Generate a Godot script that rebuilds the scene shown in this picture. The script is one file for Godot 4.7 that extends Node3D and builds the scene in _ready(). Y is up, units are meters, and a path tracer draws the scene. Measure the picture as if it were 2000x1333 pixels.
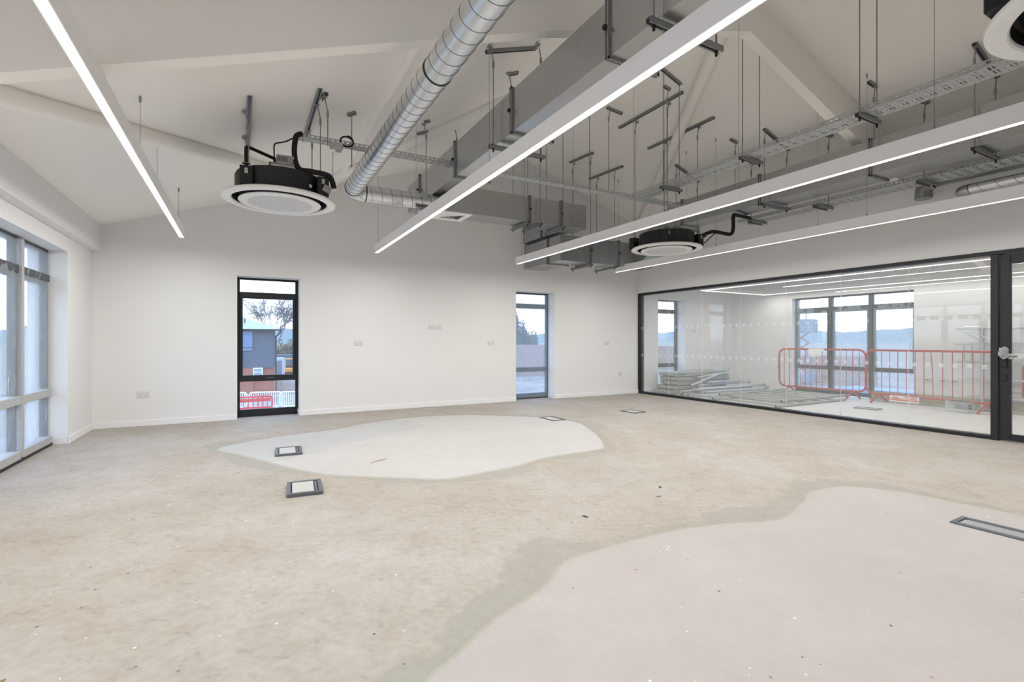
extends Node3D

# ---------------------------------------------------------------- mesh builder
class MB:
	var v := PackedVector3Array()
	var n := PackedVector3Array()
	var uv := PackedVector2Array()
	func tri(a: Vector3, b: Vector3, c: Vector3, na: Vector3, nb: Vector3, nc: Vector3) -> void:
		# front faces run clockwise
		if (c - a).cross(b - a).dot(na + nb + nc) < 0.0:
			v.append_array([a, c, b]); n.append_array([na, nc, nb])
		else:
			v.append_array([a, b, c]); n.append_array([na, nb, nc])
	func quad(a: Vector3, b: Vector3, c: Vector3, d: Vector3, out: Vector3) -> void:
		var m := (d - a).cross(b - a)
		if m.length_squared() < 1e-14:
			m = (c - b).cross(b - a)
		m = m.normalized()
		if m.dot(out) < 0.0:
			m = -m
		tri(a, b, c, m, m, m); tri(a, c, d, m, m, m)
	func quadn(a: Vector3, b: Vector3, c: Vector3, d: Vector3, na: Vector3, nb: Vector3, nc: Vector3, nd: Vector3) -> void:
		tri(a, b, c, na, nb, nc); tri(a, c, d, na, nc, nd)
	# a box with chamfered edges
	func box(c: Vector3, s: Vector3, bev := 0.0, bs := Basis()) -> void:
		var h := s * 0.5
		bev = minf(bev, minf(h.x, minf(h.y, h.z)) * 0.9)
		for ax in 3:
			var e1 := (ax + 1) % 3
			var e2 := (ax + 2) % 3
			for sg in [-1.0, 1.0]:
				var p := []
				for k in [[-1, -1], [1, -1], [1, 1], [-1, 1]]:
					var q := Vector3()
					q[ax] = sg * h[ax]; q[e1] = k[0] * (h[e1] - bev); q[e2] = k[1] * (h[e2] - bev)
					p.append(c + bs * q)
				var o := Vector3(); o[ax] = sg
				quad(p[0], p[1], p[2], p[3], bs * o)
			if bev > 0.0:
				for s1 in [-1.0, 1.0]:
					for s2 in [-1.0, 1.0]:
						var p := []
						for k in [-1.0, 1.0]:
							var q := Vector3(); q[ax] = k * (h[ax] - bev); q[e1] = s1 * h[e1]; q[e2] = s2 * (h[e2] - bev)
							var r := Vector3(); r[ax] = k * (h[ax] - bev); r[e1] = s1 * (h[e1] - bev); r[e2] = s2 * h[e2]
							p.append([c + bs * q, c + bs * r])
						var o := Vector3(); o[e1] = s1; o[e2] = s2
						quad(p[0][0], p[1][0], p[1][1], p[0][1], bs * o)
		if bev > 0.0:
			for a in [-1.0, 1.0]:
				for b in [-1.0, 1.0]:
					for d in [-1.0, 1.0]:
						var o := Vector3(a, b, d)
						var x := c + bs * Vector3(a * h.x, b * (h.y - bev), d * (h.z - bev))
						var y := c + bs * Vector3(a * (h.x - bev), b * h.y, d * (h.z - bev))
						var z := c + bs * Vector3(a * (h.x - bev), b * (h.y - bev), d * h.z)
						var m := (bs * o).normalized()
						tri(x, y, z, m, m, m)
	func span(a: Vector3, b: Vector3, bev := 0.0) -> void:
		box((a + b) * 0.5, (b - a).abs(), bev)
	# a bar of rectangular section from a to b
	func bar(a: Vector3, b: Vector3, w: float, h: float, up := Vector3.UP, bev := 0.0) -> void:
		var f := (b - a).normalized()
		if absf(f.dot(up)) > 0.99:
			up = Vector3.RIGHT
		var r := f.cross(up).normalized()
		var u := r.cross(f).normalized()
		box((a + b) * 0.5, Vector3(w, h, (b - a).length()), bev, Basis(r, u, -f))
	func tube(p: Array, r: float, sides := 10, caps := true, inner := 0.0) -> void:
		var rings := []
		var nor := []
		var prev := Vector3.ZERO
		for i in p.size():
			var f: Vector3
			if i == 0: f = (p[1] - p[0]).normalized()
			elif i == p.size() - 1: f = (p[i] - p[i - 1]).normalized()
			else: f = ((p[i] - p[i - 1]).normalized() + (p[i + 1] - p[i]).normalized()).normalized()
			if prev == Vector3.ZERO:
				prev = Vector3.UP if absf(f.y) < 0.9 else Vector3.RIGHT
			var x := (prev - f * prev.dot(f)).normalized()
			prev = x
			var y := f.cross(x)
			var sc := 1.0
			if i > 0 and i < p.size() - 1:
				sc = 1.0 / maxf(0.5, f.dot((p[i + 1] - p[i]).normalized()))
			var ring := []
			var nn := []
			for k in sides:
				var a := TAU * k / sides
				var d := x * cos(a) + y * sin(a)
				ring.append(p[i] + d * r * (1.0 if sc < 1.001 else lerpf(1.0, sc, 0.5))); nn.append(d)
			rings.append(ring); nor.append(nn)
		for i in p.size() - 1:
			for k in sides:
				var j := (k + 1) % sides
				quadn(rings[i][k], rings[i][j], rings[i + 1][j], rings[i + 1][k], nor[i][k], nor[i][j], nor[i + 1][j], nor[i + 1][k])
		if caps:
			for e in [0, p.size() - 1]:
				var f: Vector3 = (p[0] - p[1]).normalized() if e == 0 else (p[e] - p[e - 1]).normalized()
				if inner > 0.0:
					for k in sides:
						var j := (k + 1) % sides
						var c: Vector3 = p[e]
						var a: Vector3 = rings[e][k]; var b: Vector3 = rings[e][j]
						quad(a, b, c + (b - c) * inner, c + (a - c) * inner, f)
						var dp := c - f * r * 4.0
						quad(c + (b - c) * inner, c + (a - c) * inner, dp + (a - c) * inner, dp + (b - c) * inner, c - (a + b) * 0.5)
				else:
					for k in range(1, sides - 1):
						tri(rings[e][0], rings[e][k], rings[e][k + 1], f, f, f)
	# turned round the vertical through c; points are (radius, height), each band flat along its run
	func lathe(pts: Array, c: Vector3, seg := 48, a0 := 0.0, a1 := TAU) -> void:
		for i in pts.size() - 1:
			var p: Vector2 = pts[i]; var q: Vector2 = pts[i + 1]
			var d := (q - p)
			if d.length() < 1e-7: continue
			var m := Vector2(d.y, -d.x).normalized()
			for k in seg:
				var t0 := a0 + (a1 - a0) * k / seg
				var t1 := a0 + (a1 - a0) * (k + 1) / seg
				var d0 := Vector3(cos(t0), 0, sin(t0)); var d1 := Vector3(cos(t1), 0, sin(t1))
				var up := Vector3.UP
				quadn(c + d0 * p.x + up * p.y, c + d1 * p.x + up * p.y, c + d1 * q.x + up * q.y, c + d0 * q.x + up * q.y,
					d0 * m.x + up * m.y, d1 * m.x + up * m.y, d1 * m.x + up * m.y, d0 * m.x + up * m.y)
	# polygon in the plane (o; x, y) pushed along d
	func prism(poly: Array, o: Vector3, x: Vector3, y: Vector3, d: Vector3) -> void:
		var pp := PackedVector2Array(poly)
		var ix := Geometry2D.triangulate_polygon(pp)
		var P := func(q: Vector2) -> Vector3: return o + x * q.x + y * q.y
		var dn := d.normalized()
		for i in range(0, ix.size(), 3):
			var a: Vector3 = P.call(pp[ix[i]]); var b: Vector3 = P.call(pp[ix[i + 1]]); var c: Vector3 = P.call(pp[ix[i + 2]])
			tri(a, b, c, -dn, -dn, -dn); tri(a + d, b + d, c + d, dn, dn, dn)
		var cw := Geometry2D.is_polygon_clockwise(pp)
		for i in pp.size():
			var a2 := pp[i]; var b2 := pp[(i + 1) % pp.size()]
			var e := b2 - a2
			var m := Vector2(e.y, -e.x) * (-1.0 if cw else 1.0)
			var a: Vector3 = P.call(a2); var b: Vector3 = P.call(b2)
			quad(a, b, b + d, a + d, x * m.x + y * m.y)
	func mesh() -> ArrayMesh:
		var am := ArrayMesh.new()
		var ar := []
		ar.resize(Mesh.ARRAY_MAX)
		ar[Mesh.ARRAY_VERTEX] = v; ar[Mesh.ARRAY_NORMAL] = n
		if uv.size() == v.size() and uv.size() > 0:
			ar[Mesh.ARRAY_TEX_UV] = uv
		am.add_surface_from_arrays(Mesh.PRIMITIVE_TRIANGLES, ar)
		return am

# ---------------------------------------------------------------- scene helpers
var counts := {}
var M := {}
var rng := RandomNumberGenerator.new()

func numbered(called: String, parent: Node) -> String:
	var key := "%d/%s" % [parent.get_instance_id(), called]
	var k: int = counts.get(key, 0)
	counts[key] = k + 1
	return called if k == 0 else "%s_%03d" % [called, k]

func part(called: String, mb: MB, m: Material, parent: Node, label := "") -> MeshInstance3D:
	var o := MeshInstance3D.new()
	o.mesh = mb.mesh()
	o.material_override = m
	o.name = numbered(called, parent)
	parent.add_child(o, true)
	if label: o.set_meta("label", label)
	return o

func inst(called: String, mesh: Mesh, m: Material, parent: Node, at: Transform3D) -> MeshInstance3D:
	var o := MeshInstance3D.new()
	o.mesh = mesh; o.material_override = m
	o.name = numbered(called, parent)
	parent.add_child(o, true)
	o.transform = at
	return o

func tag(o: Node, label: String, category: String, group := "", kind := "") -> Node:
	o.set_meta("label", label); o.set_meta("category", category)
	if group: o.set_meta("group", group)
	if kind: o.set_meta("kind", kind)
	return o

func thing(called: String, label: String, category: String, at := Vector3.ZERO, group := "", kind := "") -> Node3D:
	var o := Node3D.new()
	o.name = numbered(called, self)
	add_child(o, true)
	o.position = at
	tag(o, label, category, group, kind)
	return o

func solo(called: String, mb: MB, m: Material, label: String, category: String, group := "", kind := "") -> MeshInstance3D:
	var o := part(called, mb, m, self)
	tag(o, label, category, group, kind)
	return o

func mat(c: Color, rough := 0.8, metal := 0.0) -> StandardMaterial3D:
	var m := StandardMaterial3D.new()
	m.albedo_color = c; m.roughness = rough; m.metallic = metal
	return m

func rgb8(r: int, g: int, b: int) -> Color:
	return Color(r / 255.0, g / 255.0, b / 255.0)

func noise_tex(freq: float, lo: Color, hi: Color, sd := 1, size := 256, stretch := 1.0) -> NoiseTexture2D:
	var f := FastNoiseLite.new()
	f.seed = sd; f.frequency = freq; f.fractal_octaves = 4
	var t := NoiseTexture2D.new()
	t.width = size; t.height = size; t.seamless = true; t.noise = f
	var g := Gradient.new()
	g.set_color(0, lo); g.set_color(1, hi)
	t.color_ramp = g
	return t

func noise_normal(freq: float, strength: float, sd := 3, size := 256) -> NoiseTexture2D:
	var f := FastNoiseLite.new()
	f.seed = sd; f.frequency = freq; f.fractal_octaves = 4
	var t := NoiseTexture2D.new()
	t.width = size; t.height = size; t.seamless = true; t.noise = f
	t.as_normal_map = true; t.bump_strength = strength
	return t

func tri_tex(m: StandardMaterial3D, t: Texture2D, per_m: float, world := true) -> StandardMaterial3D:
	m.albedo_texture = t
	m.albedo_color = Color.WHITE
	m.uv1_triplanar = true; m.uv1_world_triplanar = world
	m.uv1_scale = Vector3.ONE * per_m
	return m

const SLOPE := 0.335
const RIDGE := 4.74
func roof(x: float) -> float:
	return minf(2.75 + SLOPE * (x + 1.8), 4.94 - SLOPE * (x - RIDGE))

# ================================================================ scene
func _ready() -> void:
	rng.seed = 20240
	set_view()
	make_materials()
	build_shell()
	build_windows()
	build_partition()
	build_lights()
	build_ducts()
	build_trays()
	build_cassettes()
	build_small_fixtures()
	build_next_room()
	build_outdoors()

func set_view() -> void:
	var cam := Camera3D.new()
	cam.name = "camera"
	cam.position = Vector3(0, 1.2, 0)
	cam.rotation = Vector3(0, -atan(525.0 / 964.0), 0)
	cam.fov = rad_to_deg(2.0 * atan(666.5 / 964.0))
	cam.near = 0.05; cam.far = 2000.0
	cam.current = true
	add_child(cam)
	var sm := ProceduralSkyMaterial.new()
	sm.sky_top_color = Color(0.70, 0.82, 1.0)
	sm.sky_horizon_color = Color(0.90, 0.95, 1.0)
	sm.sky_curve = 0.12
	sm.ground_horizon_color = Color(0.55, 0.55, 0.53)
	sm.ground_bottom_color = Color(0.40, 0.39, 0.37)
	sm.sky_energy_multiplier = 1.6
	var sky := Sky.new(); sky.sky_material = sm
	var e := Environment.new()
	e.background_mode = Environment.BG_SKY
	e.sky = sky
	e.tonemap_mode = Environment.TONE_MAPPER_LINEAR
	e.tonemap_exposure = 1.15
	e.sdfgi_enabled = true; e.ssao_enabled = true; e.ssil_enabled = true
	var we := WorldEnvironment.new()
	we.name = "world_environment"; we.environment = e
	add_child(we)

const STRIP := 0.94      # light of the room's suspended strips

func make_materials() -> void:
	M.wall = mat(rgb8(235, 235, 234), 0.85)
	M.wall.normal_enabled = true
	M.wall.normal_texture = noise_normal(0.03, 1.2, 5)
	M.wall.normal_scale = 0.12
	M.wall.uv1_triplanar = true; M.wall.uv1_world_triplanar = true; M.wall.uv1_scale = Vector3.ONE * 0.9
	M.ceil = mat(rgb8(249, 246, 241), 0.9)
	M.trim = mat(rgb8(241, 241, 242), 0.5)
	M.floor2 = tri_tex(mat(Color.WHITE, 0.7), noise_tex(0.02, rgb8(226, 224, 219), rgb8(236, 234, 230), 8), 0.4)
	M.galv = mat(rgb8(168, 171, 173), 0.3, 0.94)
	M.galv = tri_tex(M.galv, noise_tex(0.02, rgb8(180, 182, 183), rgb8(187, 189, 190), 11), 1.7)
	M.spiral = tri_tex(mat(Color.WHITE, 0.27, 0.9), noise_tex(0.035, rgb8(212, 215, 218), rgb8(228, 231, 233), 12), 2.2)
	M.seam = mat(rgb8(96, 98, 100), 0.5, 0.7)
	M.galv_dark = mat(rgb8(160, 162, 162), 0.38, 0.85)
	M.tray = tri_tex(mat(Color.WHITE, 0.45, 0.55), noise_tex(0.06, rgb8(176, 179, 178), rgb8(200, 203, 202), 13), 2.0)
	M.rod = mat(rgb8(140, 142, 142), 0.4, 0.6)
	M.strut = mat(rgb8(150, 152, 153), 0.42, 0.6)
	M.black = mat(rgb8(22, 22, 24), 0.6)
	M.rubber = mat(rgb8(26, 26, 27), 0.85)
	M.body = mat(rgb8(24, 25, 28), 0.55)
	M.white = mat(rgb8(238, 238, 236), 0.38)
	M.lamp_body = mat(rgb8(248, 247, 246), 0.45)
	M.glow = mat(Color(1, 1, 1), 0.5)
	M.glow.emission_enabled = true; M.glow.emission = Color(1.0, 0.985, 0.97); M.glow.emission_energy_multiplier = 2.2
	M.frame = mat(rgb8(33, 35, 39), 0.45, 0.2)
	M.frame_grey = mat(rgb8(78, 80, 84), 0.5, 0.2)
	M.tape = tri_tex(mat(Color.WHITE, 0.55), noise_tex(0.06, rgb8(165, 166, 167), rgb8(196, 196, 196), 21), 3.0)
	M.glass = mat(Color(0.93, 0.97, 1.0, 0.05), 0.02)
	M.glass.transparency = BaseMaterial3D.TRANSPARENCY_ALPHA
	M.glass_green = mat(Color(0.95, 1.0, 0.985, 0.06), 0.01)
	M.glass_green.transparency = BaseMaterial3D.TRANSPARENCY_ALPHA
	M.frost = mat(Color(0.93, 0.95, 0.96, 0.36), 0.6)
	M.frost.transparency = BaseMaterial3D.TRANSPARENCY_ALPHA
	M.film = mat(Color(0.82, 0.91, 1.0, 0.30), 0.3)
	M.film.backlight_enabled = true; M.film.backlight = Color(0.45, 0.5, 0.55)
	M.film.transparency = BaseMaterial3D.TRANSPARENCY_ALPHA
	M.film.cull_mode = BaseMaterial3D.CULL_DISABLED
	M.film_heavy = mat(Color(0.88, 0.93, 0.97, 0.34), 0.3)
	M.film_heavy.backlight_enabled = true; M.film_heavy.backlight = Color(0.44, 0.47, 0.50)
	M.film_heavy.transparency = BaseMaterial3D.TRANSPARENCY_ALPHA
	M.film_heavy.cull_mode = BaseMaterial3D.CULL_DISABLED
	M.plate = mat(rgb8(222, 221, 221), 0.4, 0.1)
	M.plate_dark = mat(rgb8(150, 150, 151), 0.5)
	M.red = tri_tex(mat(Color.WHITE, 0.5), noise_tex(0.05, rgb8(176, 60, 50), rgb8(204, 92, 76), 31), 3.0)
	M.alu = tri_tex(mat(Color.WHITE, 0.42, 0.6), noise_tex(0.06, rgb8(186, 188, 189), rgb8(222, 224, 225), 33), 4.0)
	M.alu_dirty = tri_tex(mat(Color.WHITE, 0.6, 0.35), noise_tex(0.06, rgb8(160, 159, 152), rgb8(206, 206, 200), 34), 3.0)
	M.wood = tri_tex(mat(Color.WHITE, 0.75), noise_tex(0.03, rgb8(150, 138, 122), rgb8(186, 174, 156), 35), 2.0)
	M.paper = mat(rgb8(240, 240, 238), 0.7)
	M.clear = mat(Color(0.95, 0.96, 0.97, 0.28), 0.3)
	M.clear.transparency = BaseMaterial3D.TRANSPARENCY_ALPHA
	M.tub = mat(Color(0.93, 0.96, 0.98, 0.18), 0.3)
	M.tub.transparency = BaseMaterial3D.TRANSPARENCY_ALPHA
	M.box_frame = mat(rgb8(98, 101, 106), 0.5, 0.2)
	M.box_dark = mat(rgb8(38, 39, 41), 0.6)
	M.lid = mat(rgb8(190, 189, 186), 0.6)
	M.lid_grey = mat(rgb8(150, 153, 157), 0.35)

# ---------------------------------------------------------------- shell
const P1 := [[-0.24, -6.34], [0.03, -6.63], [0.53, -6.86], [1.1, -7.01], [1.6, -7.31], [2.14, -7.49], [2.71, -7.51], [3.23, -7.32], [3.7, -6.92], [4.08, -6.55], [4.3, -5.99], [4.1, -5.38], [3.86, -4.87], [3.57, -4.42], [3.39, -4.34], [3.05, -4.32], [2.69, -4.29], [2.33, -4.15], [1.97, -4.09], [1.69, -4.05], [1.52, -4.05], [1.28, -4.22], [0.97, -4.44], [0.67, -4.68], [0.49, -4.94], [0.25, -5.4], [-0.01, -5.92]]
const P2 := [[4.68, -1.29], [4.66, -1.44], [4.63, -1.61], [4.61, -1.79], [4.56, -1.98], [4.45, -2.15], [4.33, -2.26], [4.11, -2.29], [3.9, -2.28], [3.76, -2.21], [3.54, -2.13], [3.32, -2.06], [3.17, -2.04], [2.97, -2.08], [2.81, -2.15], [2.58, -2.2], [2.33, -2.24], [2.02, -2.24], [1.73, -2.23], [1.58, -2.21], [1.51, -2.19], [1.43, -2.12], [1.34, -2.05], [1.23, -1.99], [1.07, -1.93], [0.94, -1.88], [0.8, -1.79], [0.69, -1.72], [0.58, -1.66], [0.3, -1.4], [0.1, -0.9], [0.3, -0.3], [1.2, 0.2], [2.6, 0.4], [4.1, 0.2], [4.75, -0.5]]
const P1B := [[2.17, -7.32], [2.25, -6.66], [1.96, -6.46], [0.85, -5.84], [0.84, -5.59], [0.55, -5.61], [0.25, -5.4], [-0.01, -5.92], [-0.24, -6.34], [0.03, -6.63], [0.53, -6.86], [1.1, -7.01], [1.6, -7.31]]

func smooth_poly(src: Array, sub: int) -> PackedVector2Array:
	var out := PackedVector2Array()
	var k := src.size()
	for i in k:
		var a := Vector2(src[(i - 1 + k) % k][0], src[(i - 1 + k) % k][1])
		var b := Vector2(src[i][0], src[i][1])
		var c := Vector2(src[(i + 1) % k][0], src[(i + 1) % k][1])
		var d := Vector2(src[(i + 2) % k][0], src[(i + 2) % k][1])
		for j in sub:
			out.append(b.cubic_interpolate(c, a, d, float(j) / sub))
	return out

const FX := -2.2
const FZ := -9.0
const FS := 10.6
const FN := 2048

func poly_dist(p: Vector2, poly: PackedVector2Array) -> float:
	var best := 1e9
	for i in poly.size():
		var q := Geometry2D.get_closest_point_to_segment(p, poly[i], poly[(i + 1) % poly.size()])
		best = minf(best, p.distance_squared_to(q))
	best = sqrt(best)
	return -best if Geometry2D.is_point_in_polygon(p, poly) else best

func noise_bytes(freq: float, sd: int, oct := 4) -> PackedByteArray:
	var f := FastNoiseLite.new()
	f.seed = sd; f.frequency = freq; f.fractal_octaves = oct
	return f.get_image(FN, FN).get_data()

func floor_image() -> ImageTexture:
	var a := noise_bytes(0.004, 71, 5)
	var b := noise_bytes(0.018, 72, 4)
	var c := noise_bytes(0.09, 73, 3)
	var pa := smooth_poly(P1, 3)
	var pb := smooth_poly(P2, 3)
	var pc := smooth_poly(P1B, 2)
	var G := 133
	var d1 := PackedFloat32Array(); var d2 := PackedFloat32Array(); var d3 := PackedFloat32Array()
	for j in G:
		for i in G:
			var p := Vector2(FX + FS * i / (G - 1.0), FZ + FS * j / (G - 1.0))
			var near := p.x > -1.2 and p.x < 5.6
			d1.append(poly_dist(p, pa) if near and p.y < -3.0 and p.y > -8.4 else 2.0)
			d2.append(poly_dist(p, pb) if near and p.y > -3.3 else 2.0)
			d3.append(poly_dist(p, pc) if near and p.y < -4.6 and p.y > -8.4 else 2.0)
	var data := PackedByteArray()
	data.resize(FN * FN * 3)
	var px := FS / FN
	var at := 0
	for j in FN:
		var gy := float(j) / FN * (G - 1)
		var gj := mini(int(gy), G - 2)
		var ty := gy - gj
		for i in FN:
			var gx := float(i) / FN * (G - 1)
			var gi := mini(int(gx), G - 2)
			var tx := gx - gi
			var o := gj * G + gi
			var k := j * FN + i
			var na := a[k] / 255.0 - 0.5
			var nb := b[k] / 255.0 - 0.5
			var nc := c[k] / 255.0 - 0.5
			var da := lerpf(lerpf(d1[o], d1[o + 1], tx), lerpf(d1[o + G], d1[o + G + 1], tx), ty)
			var db := lerpf(lerpf(d2[o], d2[o + 1], tx), lerpf(d2[o + G], d2[o + G + 1], tx), ty)
			var r: float; var g: float; var bl: float
			if da < 0.012 or db < 0.012:
				var sh := nb * 5.0 + nc * 4.0 + na * 6.0
				if da < 0.012:
					r = 191 + sh; g = 189 + sh; bl = 186 + sh
					var dc := lerpf(lerpf(d3[o], d3[o + 1], tx), lerpf(d3[o + G], d3[o + G + 1], tx), ty)
					if dc < 0.0:
						r -= 7; g -= 5; bl -= 3
				else:
					r = 178 + sh; g = 172 + sh; bl = 168 + sh
			else:
				# scuffs drawn out along one direction
				var su := int((i * 0.80 + j * 0.60) * 0.42) & 2047
				var sv := int((j * 0.80 - i * 0.60) * 1.0 + 4096.0) & 2047
				var sk: float = c[sv * FN + su] / 255.0 - 0.5
				var st := sk * 7.0
				if sk < -0.27 and nb < 0.05: st -= 9.0
				r = 173 + st + na * 14 + nb * 13 + nc * 14
				g = 166 + st + na * 17 + nb * 15 + nc * 15
				bl = 157 + st + na * 23 + nb * 18 + nc * 17
				if nc * 0.6 + nb > 0.36: # scuffs
					r -= 12; g -= 12; bl -= 11
				var w: float = 0.20 + na * 0.55 + nb * 0.22
				if db < da and d1[o] > -9.0: w += 0.05
				var d := minf(da, db)
				var s := clampf((w - d) / 0.06, 0.0, 1.0) * (0.72 if da < db else 0.9)
				s *= clampf(0.8 + nb * 0.9 + nc * 0.5, 0.45, 1.0)
				r = lerpf(r, 154 + nb * 22 + nc * 12, s); g = lerpf(g, 152 + nb * 20 + nc * 12, s); bl = lerpf(bl, 142 + nb * 16 + nc * 12, s)
				if d < 0.03:
					r += 8; g += 9; bl += 9
			data[at] = int(clampf(r, 0, 255)); data[at + 1] = int(clampf(g, 0, 255)); data[at + 2] = int(clampf(bl, 0, 255))
			at += 3
	# specks: grit, splashes of white and dark holes
	for q in 1500:
		var x := rng.randi_range(2, FN - 4); var y := rng.randi_range(2, FN - 4)
		var kind := rng.randf()
		var col := [90, 76, 64]
		if kind > 0.45: col = [232, 229, 224]
		elif kind > 0.38: col = [150, 96, 66]
		var wx := rng.randi_range(1, 2); var wy := rng.randi_range(1, 2)
		for yy in wy:
			for xx in wx:
				var k := ((y + yy) * FN + x + xx) * 3
				for ch in 3: data[k + ch] = col[ch]
	return ImageTexture.create_from_image(Image.create_from_data(FN, FN, false, Image.FORMAT_RGB8, data))

func floor_uv(mb: MB) -> MB:
	for p in mb.v:
		mb.uv.append(Vector2((p.x - FX) / FS, (p.z - FZ) / FS))
	return mb

func wall_x(mb: MB, x0: float, x1: float, y0: float, z: float, d: float) -> void:
	# a stretch of gable wall from y0 to the roof
	var top := [Vector2(x0, y0), Vector2(x1, y0), Vector2(x1, roof(x1) + 0.1)]
	if x0 < RIDGE and x1 > RIDGE: top.append(Vector2(RIDGE, 5.04))
	top.append(Vector2(x0, roof(x0) + 0.1))
	mb.prism(top, Vector3(0, 0, z), Vector3.RIGHT, Vector3.UP, Vector3(0, 0, d))

func build_shell() -> void:
	M.floor = mat(Color.WHITE, 0.72)
	M.floor.albedo_texture = floor_image()
	M.floor.normal_enabled = true
	M.floor.normal_texture = noise_normal(0.05, 3.0, 9, 512)
	M.floor.normal_scale = 0.15
	var b := MB.new()
	b.span(Vector3(-2.15, -0.3, -8.95), Vector3(8.05, 0, 1.6))
	var fl := solo("floor", floor_uv(b), M.floor, "bare beige concrete floor of the big white room, scuffed and speckled", "floor", "", "structure")
	for pp in [[P1, "pale screed patch, long and pointed, in the middle of the floor"], [P2, "large pinkish grey screed patch in the front right of the floor"]]:
		var poly := smooth_poly(pp[0], 3)
		var arr := []
		for q in poly: arr.append(q)
		b = MB.new()
		b.prism(arr, Vector3(0, 0.0, 0), Vector3.RIGHT, Vector3.BACK, Vector3(0, 0.003, 0))
		part("screed_patch", floor_uv(b), M.floor, fl, pp[1])
	b = MB.new()
	b.span(Vector3(-2.15, -0.3, 1.6), Vector3(8.05, 0, 4.0))
	b.span(Vector3(8.05, -0.3, -8.95), Vector3(11.6, 0, 4.0))
	solo("floor", b, M.floor2, "smooth pale floor of the meeting room behind the glass", "floor", "", "structure")
	# walls
	b = MB.new()
	var z := -8.6
	var d := -0.35
	wall_x(b, -2.15, -0.082, 0, z, d)
	wall_x(b, -0.082, 0.8, 2.2, z, d)
	wall_x(b, 0.8, 4.775, 0, z, d)
	wall_x(b, 4.775, 5.691, 2.2, z, d)
	wall_x(b, 5.691, 8.62, 0, z, d)
	wall_x(b, 8.62, 9.516, 2.2, z, d)
	wall_x(b, 9.516, 11.6, 0, z, d)
	solo("wall_back", b, M.wall, "white gable wall at the far end with three tall narrow windows", "wall", "", "structure")
	b = MB.new()
	b.span(Vector3(-1.8, 0, -8.6), Vector3(-2.15, 2.85, -7.54))
	b.span(Vector3(-1.8, 2.245, -7.54), Vector3(-2.15, 2.85, -4.95))
	b.span(Vector3(-1.8, 0, -4.95), Vector3(-2.15, 2.85, -1.6))
	b.span(Vector3(-1.8, 2.245, -1.6), Vector3(-2.15, 2.85, 0.9))
	b.span(Vector3(-1.8, 0, 0.9), Vector3(-2.15, 2.85, 4.0))
	solo("wall_left", b, M.wall, "white side wall on the left with the wide filmed window", "wall", "", "structure")
	b = MB.new()
	b.prism([Vector2(-8.6, 2.29), Vector2(-1.35, 2.29), Vector2(-1.35, 0), Vector2(4.0, 0), Vector2(4.0, 4.0), Vector2(-8.6, 4.0)], Vector3(8.0, 0, 0), Vector3.BACK, Vector3.UP, Vector3(0.12, 0, 0))
	solo("wall_right", b, M.wall, "white partition wall on the right above the glazed screen", "wall", "", "structure")
	b = MB.new()
	wall_x(b, -2.15, 11.6, 0, 4.0, 0.3)
	solo("wall_front", b, M.wall, "white gable wall behind the viewer", "wall", "", "structure")
	b = MB.new()
	b.span(Vector3(11.28, 0, -8.6), Vector3(11.6, 2.85, -7.01))
	b.span(Vector3(11.28, 2.19, -7.01), Vector3(11.6, 2.85, -4.62))
	b.span(Vector3(11.28, 0, -4.62), Vector3(11.6, 2.85, 4.0))
	solo("wall_outer", b, M.wall, "white outer wall of the meeting room with a three bay window", "wall", "", "structure")
	b = MB.new()
	b.span(Vector3(8.12, 0, 0.4), Vector3(11.28, 4.0, 0.52))
	solo("wall_side", b, M.wall, "white end wall of the meeting room out of view", "wall", "", "structure")
	# roof
	b = MB.new()
	b.prism([Vector2(-2.15, roof(-2.15)), Vector2(RIDGE, 4.94), Vector2(11.6, roof(11.6)), Vector2(11.6, roof(11.6) + 0.2), Vector2(RIDGE, 5.14), Vector2(-2.15, roof(-2.15) + 0.2)], Vector3(0, 0, -8.95), Vector3.RIGHT, Vector3.UP, Vector3(0, 0, 13.25))
	solo("ceiling", b, M.ceil, "white pitched ceiling rising to the ridge of the room", "ceiling", "", "structure")
	# boxed steel frame: haunched rafters, columns
	b = MB.new()
	var under := [Vector2(-1.8, 2.28), Vector2(2.24, 3.757), Vector2(RIDGE, 4.5), Vector2(6.39, 3.927), Vector2(8.0, 3.37), Vector2(11.28, 2.27)]
	var over := [Vector2(11.28, roof(11.28) + 0.02), Vector2(RIDGE, 4.96), Vector2(-1.8, roof(-1.8) + 0.02)]
	b.prism(under + over, Vector3(0, 0, -3.52), Vector3.RIGHT, Vector3.UP, Vector3(0, 0, 0.12))
	solo("trim_1", b, M.ceil, "boxed white rafter frame crossing the ceiling above the ducts", "beam", "", "structure")
	b = MB.new()
	b.prism([Vector2(-1.8, 2.42), Vector2(-1.7, 2.42), Vector2(-1.7, roof(-1.7) + 0.02), Vector2(-1.8, roof(-1.8) + 0.02)], Vector3(0, 0, -8.6), Vector3.RIGHT, Vector3.UP, Vector3(0, 0, 12.6))
	solo("trim_2", b, M.wall, "white boxed bulkhead along the eaves above the filmed window", "bulkhead", "", "structure")
	var braces := [[-1.75, -4.0, 1.35, -8.65, "white round brace under the ceiling above the left hanging lamp"], [4.55, -3.5, 0.75, -8.65, "white round brace rising behind the round spiral duct"], [4.74, -3.6, 8.0, -8.6, "white round brace under the right ceiling slope behind the tray hangers"]]
	for k in braces.size():
		var q = braces[k]
		b = MB.new()
		b.tube([Vector3(q[0], roof(q[0]) - 0.04, q[1]), Vector3(q[2], roof(q[2]) - 0.04, q[3])], 0.075, 20)
		solo("trim_%d" % (3 + k), b, M.ceil, q[4], "brace", "", "structure")
	b = MB.new()
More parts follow.
